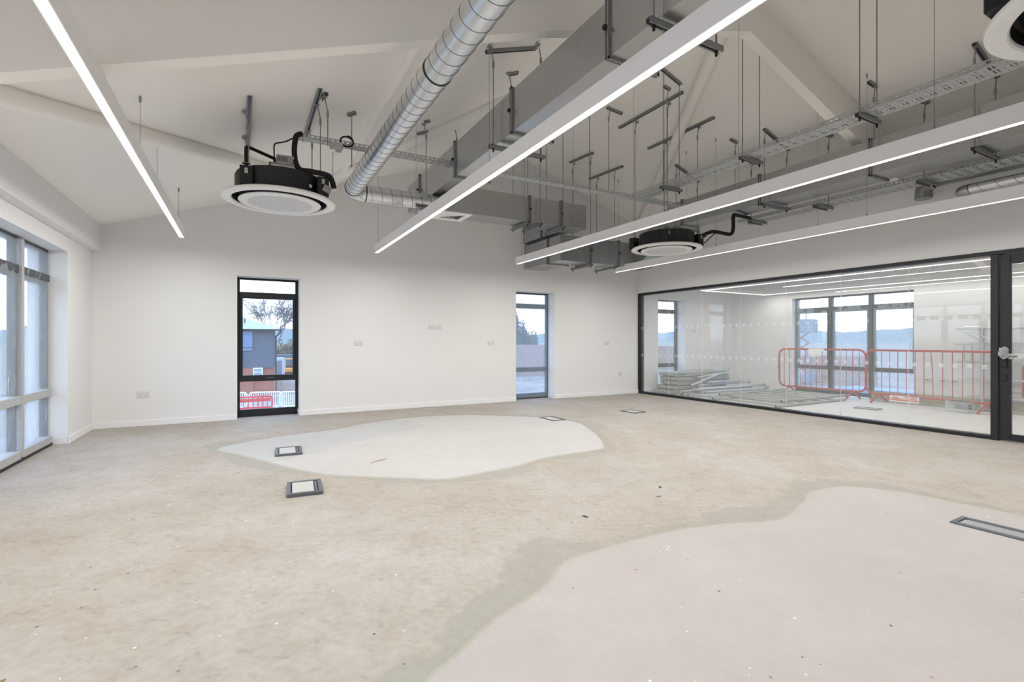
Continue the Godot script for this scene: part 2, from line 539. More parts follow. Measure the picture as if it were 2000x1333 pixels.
	b.tube([Vector3(1.34, roof(1.34) + 0.0, -3.5), Vector3(1.34, roof(1.34) + 0.0, -8.62)], 0.05, 16)
	solo("trim_6", b, M.ceil, "slim white purlin under the left slope behind the round duct", "purlin", "", "structure")
	# skirting
	b = MB.new()
	for s in [[-1.8, -0.082], [0.8, 4.775], [5.691, 8.0], [8.12, 8.62], [9.516, 11.28]]:
		b.span(Vector3(s[0], 0, -8.6), Vector3(s[1], 0.085, -8.582), 0.004)
	for s in [[0.8, -1], [5.691, -1], [9.516, -1]]:
		b.span(Vector3(s[0] - 0.014, 0, -8.6), Vector3(s[0], 0.085, -8.84), 0.003)
	solo("baseboard_back", b, M.trim, "white skirting board along the far gable wall", "skirting", "", "structure")
	b = MB.new()
	b.span(Vector3(-1.8, 0, -8.6), Vector3(-1.782, 0.085, -7.54), 0.004)
	b.span(Vector3(-1.8, 0, -7.552), Vector3(-1.95, 0.085, -7.538), 0.003)
	b.span(Vector3(-1.8, 0, -4.95), Vector3(-1.782, 0.085, 4.0), 0.004)
	solo("baseboard_left", b, M.trim, "white skirting board beside the filmed window", "skirting", "", "structure")
	b = MB.new()
	b.span(Vector3(11.28, 0, -8.6), Vector3(11.262, 0.085, -7.01), 0.004)
	b.span(Vector3(11.28, 0, -4.62), Vector3(11.262, 0.085, 0.4), 0.004)
	solo("baseboard_outer", b, M.trim, "white skirting board of the meeting room", "skirting", "", "structure")

# a wrinkled plastic sheet: o corner, x across, y up, n towards the room
func film(o: Vector3, x: Vector3, y: Vector3, nrm: Vector3, sd: int, depth := 0.02) -> MB:
	var f := FastNoiseLite.new(); f.seed = sd; f.frequency = 1.0; f.fractal_octaves = 3
	var g := FastNoiseLite.new(); g.seed = sd + 7; g.frequency = 1.0; g.noise_type = FastNoiseLite.TYPE_SIMPLEX; g.fractal_type = FastNoiseLite.FRACTAL_RIDGED; g.fractal_octaves = 2
	var mb := MB.new()
	var nx := 40
	var ny := 100
	var P := []
	for j in ny + 1:
		var row := []
		for i in nx + 1:
			var u := float(i) / nx; var w := float(j) / ny
			var lx := u * x.length(); var ly := w * y.length()
			var h := f.get_noise_2d(lx * 5.0 + ly * 0.6, ly * 1.1) * 0.6 + (g.get_noise_2d(lx * 4.0 + ly * 1.3, ly * 1.7 - lx * 1.2) * 0.5) 
			var edge := minf(minf(u, 1.0 - u) * 8.0, minf(w, 1.0 - w) * 14.0)
			row.append(o + x * u + y * w + nrm * (0.004 + depth * (0.5 + h) * clampf(edge, 0.12, 1.0)))
		P.append(row)
	var N := []
	for j in ny + 1:
		var row := []
		for i in nx + 1:
			var a: Vector3 = P[j][maxi(i - 1, 0)]; var b: Vector3 = P[j][mini(i + 1, nx)]
			var c: Vector3 = P[maxi(j - 1, 0)][i]; var d: Vector3 = P[mini(j + 1, ny)][i]
			var m := (b - a).cross(d - c).normalized()
			row.append(m if m.dot(nrm) > 0 else -m)
		N.append(row)
	for j in ny:
		for i in nx:
			mb.quadn(P[j][i], P[j][i + 1], P[j + 1][i + 1], P[j + 1][i], N[j][i], N[j][i + 1], N[j + 1][i + 1], N[j + 1][i])
	return mb

# a tall window of three lights: o = lower left corner seen from inside, x = across (unit), nrm = into the room
func tall_window(o: Vector3, x: Vector3, nrm: Vector3, w: float, fm: Material, parent: Node, sash := true) -> void:
	var up := Vector3.UP
	var B := func(x0: float, x1: float, y0: float, y1: float, d0: float, d1: float, bev: float) -> MB:
		var mb := MB.new()
		mb.span(o + x * x0 + up * y0 + nrm * d0, o + x * x1 + up * y1 + nrm * d1, bev)
		return mb
	part("jamb", B.call(0.0, 0.045, 0.0, 2.2, -0.07, 0.0, 0.003), fm, parent)
	part("jamb", B.call(w - 0.045, w, 0.0, 2.2, -0.07, 0.0, 0.003), fm, parent)
	part("head", B.call(0.045, w - 0.045, 2.17, 2.2, -0.07, 0.0, 0.003), fm, parent)
	part("transom", B.call(0.045, w - 0.045, 1.875, 1.975, -0.07, 0.005, 0.003), fm, parent)
	part("transom", B.call(0.045, w - 0.045, 0.56, 0.655, -0.07, 0.005, 0.003), fm, parent)
	part("sill_rail", B.call(0.045, w - 0.045, 0.0, 0.115, -0.07, 0.003, 0.003), fm, parent)
	if sash:
		var s := part("sash", B.call(0.045, 0.085, 0.655, 1.875, -0.055, 0.012, 0.003), fm, parent)
		var mb := MB.new()
		mb.span(o + x * (w - 0.085) + up * 0.655 - nrm * 0.055, o + x * (w - 0.045) + up * 1.875 + nrm * 0.012, 0.003)
		part("stile", mb, fm, s)
		mb = MB.new()
		mb.span(o + x * (w * 0.47) + up * 0.60 + nrm * 0.005, o + x * (w * 0.47 + 0.11) + up * 0.622 + nrm * 0.03, 0.006)
		part("handle", mb, M.frame_grey, parent, "small sash handle on the lower rail")
	for g in [[1.975, 2.17], [0.655, 1.875], [0.115, 0.56]]:
		part("pane", B.call(0.045, w - 0.045, g[0], g[1], -0.045, -0.039, 0.0), M.glass, parent)

func build_windows() -> void:
	var t := thing("window_1", "tall black framed clear window showing the slate clad house outside", "window", Vector3(0, 0, 0), "", "structure")
	tall_window(Vector3(-0.09, 0.0, -8.85), Vector3.RIGHT, Vector3.BACK, 0.89, M.frame, t)
	t = thing("window_2", "tall narrow filmed window in the far wall beside the corner", "window", Vector3(0, 0, 0), "", "structure")
	tall_window(Vector3(4.775, 0.0, -8.85), Vector3.RIGHT, Vector3.BACK, 0.916, M.frame_grey, t, false)
	part("protective_film", film(Vector3(4.79, 0.03, -8.845), Vector3(0.88, 0, 0), Vector3(0, 2.14, 0), Vector3.BACK, 4, 0.022), M.film, t, "clear wrinkled plastic film over the panes")
	t = thing("window_3", "tall narrow grey window of the meeting room seen through the glass", "window", Vector3(0, 0, 0), "", "structure")
	tall_window(Vector3(8.62, 0.0, -8.85), Vector3.RIGHT, Vector3.BACK, 0.896, M.frame_grey, t, false)
	# wide window on the left, three bays covered in sheet
	t = thing("window_4", "wide left hand window wrapped in milky protective plastic", "window", Vector3(0, 0, 0), "", "structure")
	var zs := [-7.54, -6.655, -5.80, -4.95]
	for k in 3:
		wide_bay(t, -1.97, 1.0, zs[k], zs[k + 1], 2.245, M.tape, M.frame_grey)
		part("protective_film", film(Vector3(-1.966, 0.08, zs[k] + 0.03), Vector3(0, 0, zs[k + 1] - zs[k] - 0.05), Vector3(0, 2.13, 0), Vector3.RIGHT, 40 + k, 0.018), M.film_heavy, t, "sagging milky plastic sheet")
	var mb := MB.new()
	mb.span(Vector3(-1.99, 0.0, -7.54), Vector3(-1.93, 0.03, -4.95), 0.003)
	part("sill_packer", mb, M.box_dark, t)
	# three bay window of the meeting room
	t = thing("window_5", "wide three bay window of the meeting room behind the red barriers", "window", Vector3(0, 0, 0), "", "structure")
	zs = [-7.01, -6.22, -5.42, -4.62]
	for k in 3:
		wide_bay(t, 11.42, -1.0, zs[k], zs[k + 1], 2.19, M.frame_grey, M.frame_grey)
		if k != 0:
			part("protective_film", film(Vector3(11.41, 0.05, zs[k] + 0.05), Vector3(0, 0, zs[k + 1] - zs[k] - 0.08), Vector3(0, 2.1, 0), Vector3.LEFT, 60 + k, 0.02), M.film, t, "clear plastic film")
		else:
			part("protective_film", film(Vector3(11.41, 0.05, zs[k] + 0.03), Vector3(0, 0, 0.42), Vector3(0, 2.1, 0), Vector3.LEFT, 66, 0.03), M.film, t, "torn strip of clear plastic film")

# one bay in a wall that runs along z; s is the sign of x towards the room
func wide_bay(t: Node, x: float, s: float, z0: float, z1: float, h: float, fm: Material, dark: Material) -> void:
	var B := func(za: float, zb: float, y0: float, y1: float, d0: float, d1: float) -> MB:
		var mb := MB.new()
		mb.span(Vector3(x + s * d0, y0, za), Vector3(x + s * d1, y1, zb), 0.004)
		return mb
	part("mullion", B.call(z0, z0 + 0.035, 0.0, h, -0.07, 0.0), dark, t)
	part("mullion", B.call(z1 - 0.035, z1, 0.0, h, -0.07, 0.0), dark, t)
	part("cover_strip", B.call(z1 - 0.03, z1 + 0.03, 0.04, h - 0.02, 0.0, 0.045), fm, t)
	part("head", B.call(z0 + 0.035, z1 - 0.035, h - 0.03, h, -0.07, 0.0), dark, t)
	part("transom", B.call(z0 + 0.035, z1 - 0.035, 1.875, 1.955, -0.07, 0.022), dark, t)
	part("transom", B.call(z0 + 0.035, z1 - 0.035, 0.57, 0.655, -0.07, 0.04), fm, t)
	part("sill_rail", B.call(z0 + 0.035, z1 - 0.035, 0.03, 0.11, -0.07, 0.04), fm, t)
	part("sash", B.call(z0 + 0.035, z0 + 0.075, 0.655, 1.875, -0.05, 0.008), dark, t)
	part("sash", B.call(z1 - 0.075, z1 - 0.035, 0.655, 1.875, -0.05, 0.008), dark, t)
	part("sash", B.call(z0 + 0.075, z1 - 0.075, 1.835, 1.875, -0.05, 0.008), dark, t)
	for g in [[1.955, h - 0.03], [0.655, 1.835], [0.11, 0.57]]:
		part("pane", B.call(z0 + 0.035, z1 - 0.035, g[0], g[1], -0.045, -0.039), M.glass, t)

func build_partition() -> void:
	var t := thing("glass_partition", "long black framed glass screen between the big room and the meeting room", "partition", Vector3.ZERO, "", "structure")
	var z := [-8.6, -7.73, -6.85, -5.975, -5.105, -4.24, -3.36, -2.49]
	var b := MB.new()
	b.span(Vector3(7.985, 2.245, -8.6), Vector3(8.135, 2.292, -1.35), 0.003)
	part("head_track", b, M.frame, t)
	b = MB.new()
	b.span(Vector3(7.985, 0.0, -8.6), Vector3(8.135, 0.045, -2.42), 0.003)
	part("base_track", b, M.frame, t)
	b = MB.new()
	b.span(Vector3(7.985, 0.045, -8.6), Vector3(8.135, 2.245, -8.56), 0.003)
	part("end_post", b, M.frame, t)
	b = MB.new()
	b.span(Vector3(7.98, 0.0, -2.49), Vector3(8.14, 2.245, -2.42), 0.003)
	part("door_post", b, M.frame, t)
	for k in 7:
		b = MB.new()
		var a: float = z[k] + (0.04 if k == 0 else 0.004)
		b.span(Vector3(8.05, 0.045, a), Vector3(8.062, 2.245, z[k + 1] - 0.004))
		var p := part("glass_panel", b, M.glass_green, t)
		var mid: float = (z[k] + z[k + 1]) * 0.5
		for row in [1.495, 0.88]:
			for q in 6:
				b = MB.new()
				var zz: float = z[k] + 0.072 + q * 0.1455
				b.quad(Vector3(8.0485, row - 0.026, zz - 0.026), Vector3(8.0485, row + 0.026, zz - 0.026), Vector3(8.0485, row + 0.026, zz + 0.026), Vector3(8.0485, row - 0.026, zz + 0.026), Vector3.LEFT)
				part("frosted_square", b, M.frost, p)
		if k > 0:
			b = MB.new()
			b.span(Vector3(8.049, 0.045, z[k] - 0.004), Vector3(8.063, 2.245, z[k] + 0.004))
			part("joint_strip", b, M.clear, t)
	# door
	var d := thing("door_1", "black framed glass door at the right edge with its pull wrapped in plastic", "door", Vector3.ZERO, "", "structure")
	b = MB.new(); b.span(Vector3(8.0, 0.012, -2.41), Vector3(8.06, 2.235, -2.315), 0.004)
	part("stile", b, M.frame, d)
	b = MB.new(); b.span(Vector3(8.0, 0.012, -1.48), Vector3(8.06, 2.235, -1.385), 0.004)
	part("stile", b, M.frame, d)
	b = MB.new(); b.span(Vector3(8.0, 2.12, -2.315), Vector3(8.06, 2.235, -1.48), 0.004)
	part("top_rail", b, M.frame, d)
	b = MB.new(); b.span(Vector3(8.0, 0.012, -2.315), Vector3(8.06, 0.09, -1.48), 0.004)
	part("bottom_rail", b, M.frame, d)
	b = MB.new(); b.span(Vector3(8.026, 0.09, -2.315), Vector3(8.034, 2.12, -1.48))
	part("pane", b, M.glass_green, d)
	b = MB.new()
	b.box(Vector3(7.992, 0.98, -2.365), Vector3(0.016, 0.2, 0.045), 0.006)
	b.tube([Vector3(7.99, 1.02, -2.365), Vector3(7.94, 1.02, -2.365), Vector3(7.93, 1.02, -2.24)], 0.011, 12)
	part("lever_handle", b, M.black, d)
	b = MB.new()
	b.span(Vector3(7.985, 0.72, -2.39), Vector3(8.0, 0.80, -2.345), 0.006)
	part("lock_plate", b, M.black, d)
	# crumpled bag over the lever
	b = MB.new()
	var f := FastNoiseLite.new(); f.seed = 5; f.frequency = 9.0; f.fractal_type = FastNoiseLite.FRACTAL_RIDGED
	for blob in [[Vector3(7.945, 1.06, -2.36), Vector3(0.05, 0.075, 0.05)], [Vector3(7.94, 1.02, -2.26), Vector3(0.045, 0.035, 0.10)]]:
		var cc: Vector3 = blob[0]; var rr: Vector3 = blob[1]
		var pts := []
		for j in 13:
			var row := []
			for i in 20:
				var th := PI * j / 12.0; var ph := TAU * i / 20.0
				var dv := Vector3(sin(th) * cos(ph), cos(th), sin(th) * sin(ph))
				row.append(cc + dv * rr * (0.75 + 0.5 * f.get_noise_3dv(dv * 0.35 + cc)))
			pts.append(row)
		for j in 12:
			for i in 20:
				var i2 := (i + 1) % 20
				b.quad(pts[j][i], pts[j][i2], pts[j + 1][i2], pts[j + 1][i], (pts[j][i] + pts[j + 1][i2]) * 0.5 - cc)
	solo("plastic_bag", b, M.clear, "crumpled clear plastic bag wrapped round the lever of the glass door", "bag")

# ---------------------------------------------------------------- lamps
func area_light(parent: Node3D, at: Vector3, size: Vector2, energy: float, along_z := true) -> void:
	var l := AreaLight3D.new()
	l.name = "lamp_light"
	l.area_size = size
	l.light_energy = energy
	l.light_color = Color(1.0, 0.99, 0.975)
	l.set("area_range", 40.0)
	l.set("area_attenuation", 2.0)
	l.shadow_enabled = true
	parent.add_child(l, true)
	l.position = at
	l.rotation = Vector3(-PI / 2, 0, 0)   # shines down, its y along z
	if not along_z:
		l.rotation = Vector3(-PI / 2, PI / 2, 0)

func strip(x: float, z_end: float, wires: Array, label: String) -> void:
	var z0 := z_end
	var z1 := 0.9
	var y := 2.555
	var o := thing("strip_light", label, "lamp", Vector3(x, y, 0), "suspended strip lights of the big room")
	var b := MB.new()
	# housing: two cheeks and a top, open below for the diffuser
	b.span(Vector3(-0.030, 0.0, z0), Vector3(-0.024, 0.12, z1))
	b.span(Vector3(0.024, 0.0, z0), Vector3(0.030, 0.12, z1))
	b.span(Vector3(-0.024, 0.112, z0), Vector3(0.024, 0.12, z1))
	part("housing", b, M.lamp_body, o)
	b = MB.new(); b.span(Vector3(-0.024, 0.002, z0 + 0.003), Vector3(0.024, 0.008, z1))
	part("diffuser", b, M.glow, o, "glowing opal diffuser")
	b = MB.new(); b.span(Vector3(-0.030, 0.0, z0 - 0.003), Vector3(0.030, 0.12, z0), 0.001)
	part("end_cap", b, M.lamp_body, o)
	for w in wires:
		b = MB.new(); b.tube([Vector3(0, 0.12, w), Vector3(0, roof(x) - y - 0.01, w)], 0.0018, 6)
		var wi := part("suspension_wire", b, M.rod, o)
		b = MB.new(); b.tube([Vector3(0, 0.12, w), Vector3(0, 0.15, w)], 0.007, 8)
		part("gripper", b, M.galv_dark, wi)
		b = MB.new(); b.tube([Vector3(0, roof(x) - y - 0.05, w), Vector3(0, roof(x) - y - 0.005, w)], 0.009, 8)
		part("ceiling_cup", b, M.galv_dark, wi)
	var len := z1 - z0
	area_light(o, Vector3(0, -0.004, (z0 + z1) * 0.5), Vector2(0.05, len), STRIP * len)

func build_lights() -> void:
	strip(-0.707, -7.75, [-7.40, -5.645, -4.775, -2.2, 0.4], "suspended strip light nearest the filmed window, leftmost of the four")
	strip(1.80, -7.67, [-7.55, -5.68, -3.70, -1.76, 0.2], "suspended strip light passing just below the big square duct")
	strip(4.245, -7.60, [-7.45, -5.914, -4.65, -4.135, -3.17, -1.62, 0.3], "suspended strip light running beneath the perforated cable tray")
	strip(6.466, -7.58, [-7.5, -5.82, -5.235, -3.68, -3.114, -1.0, 0.5], "suspended strip light nearest the glass screen, rightmost of the four")
	# rectangular ring lamp in the meeting room
	var o := thing("ring_light", "rectangular ring of white strip light hung in the meeting room", "lamp", Vector3(0, 2.3, 0))
	var xa := 8.84
	var xb := 10.98
	var za := -7.5
	var zb := -0.9
	var b := MB.new()
	for s in [[xa, za, xa, zb], [xb, za, xb, zb]]:
		b.span(Vector3(s[0] - 0.03, 0.006, s[1] - 0.03), Vector3(s[2] + 0.03, 0.08, s[3] + 0.03), 0.002)
	for s in [[xa, za, xb, za], [xa, zb, xb, zb]]:
		b.span(Vector3(s[0] + 0.03, 0.006, s[1] - 0.03), Vector3(s[2] - 0.03, 0.08, s[3] + 0.03), 0.002)
	part("housing", b, M.lamp_body, o)
	for s in [[xa, za, xa, zb], [xb, za, xb, zb], [xa, za, xb, za], [xa, zb, xb, zb]]:
		b = MB.new()
		b.span(Vector3(s[0] - 0.024, 0.0, s[1] - 0.024), Vector3(s[2] + 0.024, 0.0055, s[3] + 0.024))
		part("diffuser", b, M.glow, o, "glowing opal diffuser")
		var lz: bool = s[0] == s[2]
		var len: float = (s[3] - s[1]) if lz else (s[2] - s[0])
		area_light(o, Vector3((s[0] + s[2]) * 0.5, -0.006, (s[1] + s[3]) * 0.5), Vector2(0.05, len), STRIP * 0.24 * len, lz)
	for q in [[xa, za], [xb, za], [xa, -4.2], [xb, -4.2], [xa, zb], [xb, zb]]:
		b = MB.new(); b.tube([Vector3(q[0], 0.08, q[1]), Vector3(q[0], roof(q[0]) - 2.31, q[1])], 0.0018, 6)
		part("suspension_wire", b, M.rod, o)

# ---------------------------------------------------------------- hangers
func channel(mb: MB, a: Vector3, c: Vector3, w := 0.041, h := 0.03) -> void:
	# U section, open downwards, with returned lips
	var f := (c - a).normalized()
	var r := f.cross(Vector3.UP).normalized()
	var u := r.cross(f).normalized()
	mb.bar(a + u * (h * 0.5 - 0.0015), c + u * (h * 0.5 - 0.0015), w, 0.003, u)
	for s in [-1.0, 1.0]:
		mb.bar(a + r * s * (w * 0.5 - 0.0015), c + r * s * (w * 0.5 - 0.0015), 0.003, h, u)
		mb.bar(a + r * s * (w * 0.5 - 0.006) - u * (h * 0.5 - 0.0015), c + r * s * (w * 0.5 - 0.006) - u * (h * 0.5 - 0.0015), 0.009, 0.003, u)

# rail: two (x, z) ends on the ceiling; rods: list of (x, z); yb: where the rods end; bracket: true joins the rods below
func hanger(label: String, rail: Array, rods: Array, yb: float, bracket: bool, called := "rod_hanger", swivel := true) -> Node3D:
	var o := thing(called, label, "hanger", Vector3(rail[0], 0, rail[1]), "channel and rod hangers")
	var off := o.position
	var a := Vector3(rail[0], roof(rail[0]) - 0.017, rail[1]) - off
	var c := Vector3(rail[2], roof(rail[2]) - 0.017, rail[3]) - off
	var b := MB.new()
	channel(b, a, c)
	part("ceiling_channel", b, M.strut, o)
	for r in rods:
		var top := Vector3(r[0], roof(r[0]) - 0.035, r[1]) - off
		var foot := Vector3(r[0], yb - 0.05, r[1]) - off
		b = MB.new()
		var tip := 0.0
		if swivel:
			tip = 0.16
			var lean := Vector3(-0.035 if r[0] > RIDGE else 0.035, 0, 0)
			b.tube([top - lean, top - lean * 0.6 + Vector3(0, -0.03, 0), top + Vector3(0, -0.13, 0)], 0.006, 8)
			b.box(top + Vector3(0, -tip, 0), Vector3(0.022, 0.07, 0.022), 0.005)
			b.box(top - lean, Vector3(0.05, 0.012, 0.04), 0.003)
			part("swivel", b, M.strut, o)
			b = MB.new()
		b.tube([top + Vector3(0, -tip, 0), foot], 0.0052, 8)
		var rod := part("threaded_rod", b, M.rod, o)
		if bracket:
			b = MB.new()
			b.tube([foot + Vector3(0, 0.022, 0), foot + Vector3(0, 0.034, 0)], 0.011, 6)
			b.tube([foot + Vector3(0, 0.0, 0), foot + Vector3(0, 0.02, 0)], 0.0085, 6)
			part("nut", b, M.black, rod)
	if bracket and rods.size() > 1:
		var p := Vector3(rods[0][0], yb, rods[0][1]) - off
		var q := Vector3(rods[-1][0], yb, rods[-1][1]) - off
		var f := (q - p).normalized() * 0.045
		b = MB.new()
		channel(b, p - f, q + f, 0.041, 0.036)
		part("cross_bracket", b, M.strut, o)
	return o

# ---------------------------------------------------------------- ducts
func flange(mb: MB, lo: Vector3, hi: Vector3, ax: int, at: float) -> void:
	# a pair of slip flanges standing proud of a box duct, round the section lo..hi, at position at along axis ax
	for s in [-1.0, 1.0]:
		var o: float = 0.011 * s
		for e in [[(ax + 1) % 3, (ax + 2) % 3], [(ax + 2) % 3, (ax + 1) % 3]]:
			for side in [0, 1]:
				var p := lo; var q := hi
				p[ax] = at + o - 0.007; q[ax] = at + o + 0.007
				p[e[1]] -= 0.022; q[e[1]] += 0.022
				if side == 0:
					q[e[0]] = lo[e[0]] ; p[e[0]] = lo[e[0]] - 0.022
				else:
					p[e[0]] = hi[e[0]]; q[e[0]] = hi[e[0]] + 0.022
				mb.span(p, q, 0.002)

func run(t: Node, lo: Vector3, hi: Vector3, ax: int, cuts: Array) -> void:
	var pos := [lo[ax]] + cuts + [hi[ax]]
	for i in pos.size() - 1:
		var b := MB.new()
		var p := lo; var q := hi
		p[ax] = pos[i]; q[ax] = pos[i + 1]
		b.span(p, q, 0.003)
		part("duct_section", b, M.galv, t)
	for c in cuts:
		var b := MB.new()
		flange(b, lo, hi, ax, c)
		part("flange", b, M.galv_dark, t)
		b = MB.new()
		var mid := (lo + hi) * 0.5; mid[ax] = c; mid.x = lo.x - 0.03 if ax == 2 else mid.x
		if ax == 0: mid.z = hi.z + 0.03
		b.box(mid, Vector3(0.03, 0.03, 0.03), 0.004)
		part("clamp", b, M.black, t)

func arc(c: Vector3, u: Vector3, w: Vector3, r: float, n := 8) -> Array:
	# quarter turn from c + u*r to c + w*r
	var out := []
	for i in n + 1:
		var a := PI / 2 * i / n
		out.append(c + u * r * cos(a) + w * r * sin(a))
	return out

func seams(a: Vector3, dir: Vector3, count: int, pitch: float, r: float, lean := 0.5) -> MB:
	# raised lock seam, one thin ring per turn of the strip
	var mb := MB.new()
	var x := Vector3.UP
	var y := dir.cross(x)
	for k in count:
		var pts := []
		for i in 33:
			var t := TAU * i / 32.0
			pts.append(a + dir * (pitch * (k + i / 32.0)) + (x * cos(t) + y * sin(t)) * r)
		for i in 32:
			var m: Vector3 = ((pts[i] - a) - dir * dir.dot(pts[i] - a)).normalized()
			var m2: Vector3 = ((pts[i + 1] - a) - dir * dir.dot(pts[i + 1] - a)).normalized()
			var w := dir * 0.0028
			var p: Vector3 = pts[i]; var q: Vector3 = pts[i + 1]
			mb.quad(p - w, q - w, q + m2 * 0.0025, p + m * 0.0025, m - dir)
			mb.quad(p + w, q + w, q + m2 * 0.0025, p + m * 0.0025, m + dir)
	return mb

func ring(mb: MB, c: Vector3, dir: Vector3, r: float, w: float, h: float) -> void:
	mb.tube([c - dir * w * 0.5, c + dir * w * 0.5], r + h, 40)

func build_ducts() -> void:
	# round spiral duct with its elbow
	var t := thing("spiral_duct", "round spiral seamed steel duct turning a corner above the first cassette", "duct")
	var X := 1.15
	var Y := 3.02
	var R := 0.1
	var zc := -6.2
	var er := 0.16
	var b := MB.new()
	b.tube([Vector3(X, Y, 3.0), Vector3(X, Y, zc + er)], R, 48)
	part("duct_section", b, M.spiral, t)
	part("spiral_seam", seams(Vector3(X, Y, zc + er + 0.04), Vector3.BACK, 70, 0.127, R), M.seam, t)
	b = MB.new()
	var el := []
	for p in arc(Vector3(X + er, Y, zc + er), Vector3.LEFT, Vector3.FORWARD, er, 6): el.append(p)
	b.tube(el, R + 0.002, 40)
	part("elbow", b, M.spiral, t)
	for q in [[Vector3(X, Y, zc + er + 0.01), Vector3.BACK], [Vector3(X + er + 0.01, Y, zc), Vector3.RIGHT], [Vector3(X, Y, -3.15), Vector3.BACK]]:
		b = MB.new()
		ring(b, q[0], q[1], R, 0.012, 0.004)
		part("coupling_band", b, M.black, t)
	b = MB.new()
	b.tube([Vector3(X + er, Y, zc), Vector3(2.27, Y, zc)], R, 48)
	part("duct_section", b, M.spiral, t)
	part("spiral_seam", seams(Vector3(X + er + 0.03, Y, zc), Vector3.RIGHT, 7, 0.127, R), M.seam, t)
	# plenum box and square grille
	b = MB.new()
	b.span(Vector3(2.27, 2.885, zc - 0.2), Vector3(2.64, 3.10, zc + 0.2), 0.004)
	part("plenum_box", b, M.galv, t)
	var g := thing("ceiling_grille", "white square four way grille under the plenum of the round duct", "grille", Vector3(2.455, 2.875, zc))
	for k in 4:
		var ang := PI / 2 * k
		b = MB.new()
		b.prism([Vector2(-0.215, -0.215), Vector2(0.215, -0.215), Vector2(0.14, -0.14), Vector2(-0.14, -0.14)], Vector3(0, -0.006, 0), Vector3.RIGHT.rotated(Vector3.UP, ang), Vector3.BACK.rotated(Vector3.UP, ang), Vector3(0, 0.012, 0))
		part("rim", b, M.white, g)
		for q in 4:
			b = MB.new()
			var rr := 0.125 - q * 0.03
			var bs := Basis(Vector3.UP, ang)
			b.box(bs * Vector3(0, 0.0, -rr), Vector3(rr * 2.0 - 0.004, 0.002, 0.024), 0.0, bs * Basis(Vector3.RIGHT, 0.6))
			part("vane", b, M.white, g)
	b = MB.new(); b.span(Vector3(-0.145, 0.006, -0.145), Vector3(0.145, 0.0095, 0.145))
	part("throat", b, M.black, g)
	hanger("thin rod hanger carrying the cross run of the round duct", [2.05, -6.12, 2.12, -6.12], [[2.1, -6.2]], 2.95, false)
	b = MB.new()
	b.span(Vector3(1.95, 2.865, -6.17), Vector3(2.22, 2.915, -6.08), 0.004)
	solo("duct_bracket", b, M.galv, "short steel channel bracket under the cross run of the round duct", "bracket")
	# big square duct, with its branch to the wall
	t = thing("square_duct", "big square galvanised duct running overhead from the viewer to the far wall", "duct")
	run(t, Vector3(2.17, 3.12, -7.245), Vector3(2.60, 3.51, 3.0), 2, [-6.68, -5.37, -3.985, -2.62, -1.25, 0.12, 1.5])
	run(t, Vector3(2.60, 3.12, -7.245), Vector3(5.18, 3.525, -6.84), 0, [4.054, 4.669])
	run(t, Vector3(4.93, 3.15, -8.598), Vector3(5.17, 3.49, -7.245), 2, [-7.9])
	# lower duct and the second long duct
	t = thing("twin_duct", "long square duct beside the glass screen dropping to the far wall", "duct")
	run(t, Vector3(4.96, 2.64, -8.598), Vector3(5.40, 3.10, -7.3), 2, [-7.72])
	run(t, Vector3(5.40, 2.64, -7.74), Vector3(7.14, 3.10, -7.3), 0, [5.63, 6.3])
	run(t, Vector3(6.72, 3.23, -6.14), Vector3(7.12, 3.65, 3.0), 2, [-4.67, -3.2, -1.75, -0.3, 1.2])
	b = MB.new()
	b.prism([Vector2(-6.14, 3.23), Vector2(-6.14, 3.65), Vector2(-6.40, 3.65), Vector2(-7.3, 3.10), Vector2(-7.3, 2.66)], Vector3(6.72, 0, 0), Vector3.BACK, Vector3.UP, Vector3(0.40, 0, 0))
	part("offset_section", b, M.galv, t)
	b = MB.new(); flange(b, Vector3(6.72, 3.23, -6.15), Vector3(7.12, 3.65, -6.13), 2, -6.14)
	part("flange", b, M.galv_dark, t)
	# hangers of the square duct
	hanger("channel hanger crossing under the square duct above the first strip bay", [2.09, -4.37, 2.66, -4.36], [[2.12, -4.27], [2.66, -4.27]], 3.075, true)
	hanger("channel hanger of the square duct nearest the round elbow", [2.09, -6.55, 2.57, -6.5], [[2.66, -6.52]], 3.10, false)
	hanger("heavy channel hanger under the near end of the square duct", [2.09, -2.15, 2.72, -2.15], [[2.12, -2.15], [2.66, -2.15]], 3.075, true)
	hanger("short ceiling channel with one rod to the square duct flange", [2.64, -4.93, 2.75, -4.90], [[2.66, -4.9]], 3.50, false)
	hanger("rod pair hanger under the cross branch of the square duct", [4.18, -6.72, 4.26, -7.3], [[4.21, -6.78], [4.21, -7.3]], 3.085, true)
	hanger("rod hanger at the first flange of the cross branch", [3.95, -6.75, 4.05, -7.3], [[3.99, -6.80], [3.99, -7.29]], 3.085, true)
	hanger("rod hanger at the last flange of the cross branch", [4.60, -6.72, 4.72, -7.3], [[4.66, -6.79], [4.66, -7.30]], 3.085, true)
	hanger("angled ceiling channel with two rods above the lower duct", [6.12, -8.0, 6.18, -7.05], [[6.14, -7.24], [6.16, -7.8]], 2.59, true)
	hanger("two rods down to the lower duct beside the wall branch", [5.55, -7.85, 5.6, -7.2], [[5.58, -7.24], [5.58, -7.8]], 2.59, true)
	# hangers of the second long duct
	for q in [[-2.2, "nearest the round end cassette"], [-4.55, "beside the second cassette pipe"], [-6.22, "at the sloping end of the long duct"]]:
		hanger("channel hanger under the long right duct, " + q[1], [6.65, q[0], 7.24, q[0]], [[6.66, q[0]], [7.19, q[0]]], 3.19, true)
	for q in [[-5.06, "above the tray junction"], [-3.15, "over the rightmost strip light"]]:
		hanger("short channel and rod to the long duct, " + q[1], [6.58, q[0], 6.68, q[0] + 0.02], [[6.66, q[0] + 0.02]], 3.60, false)

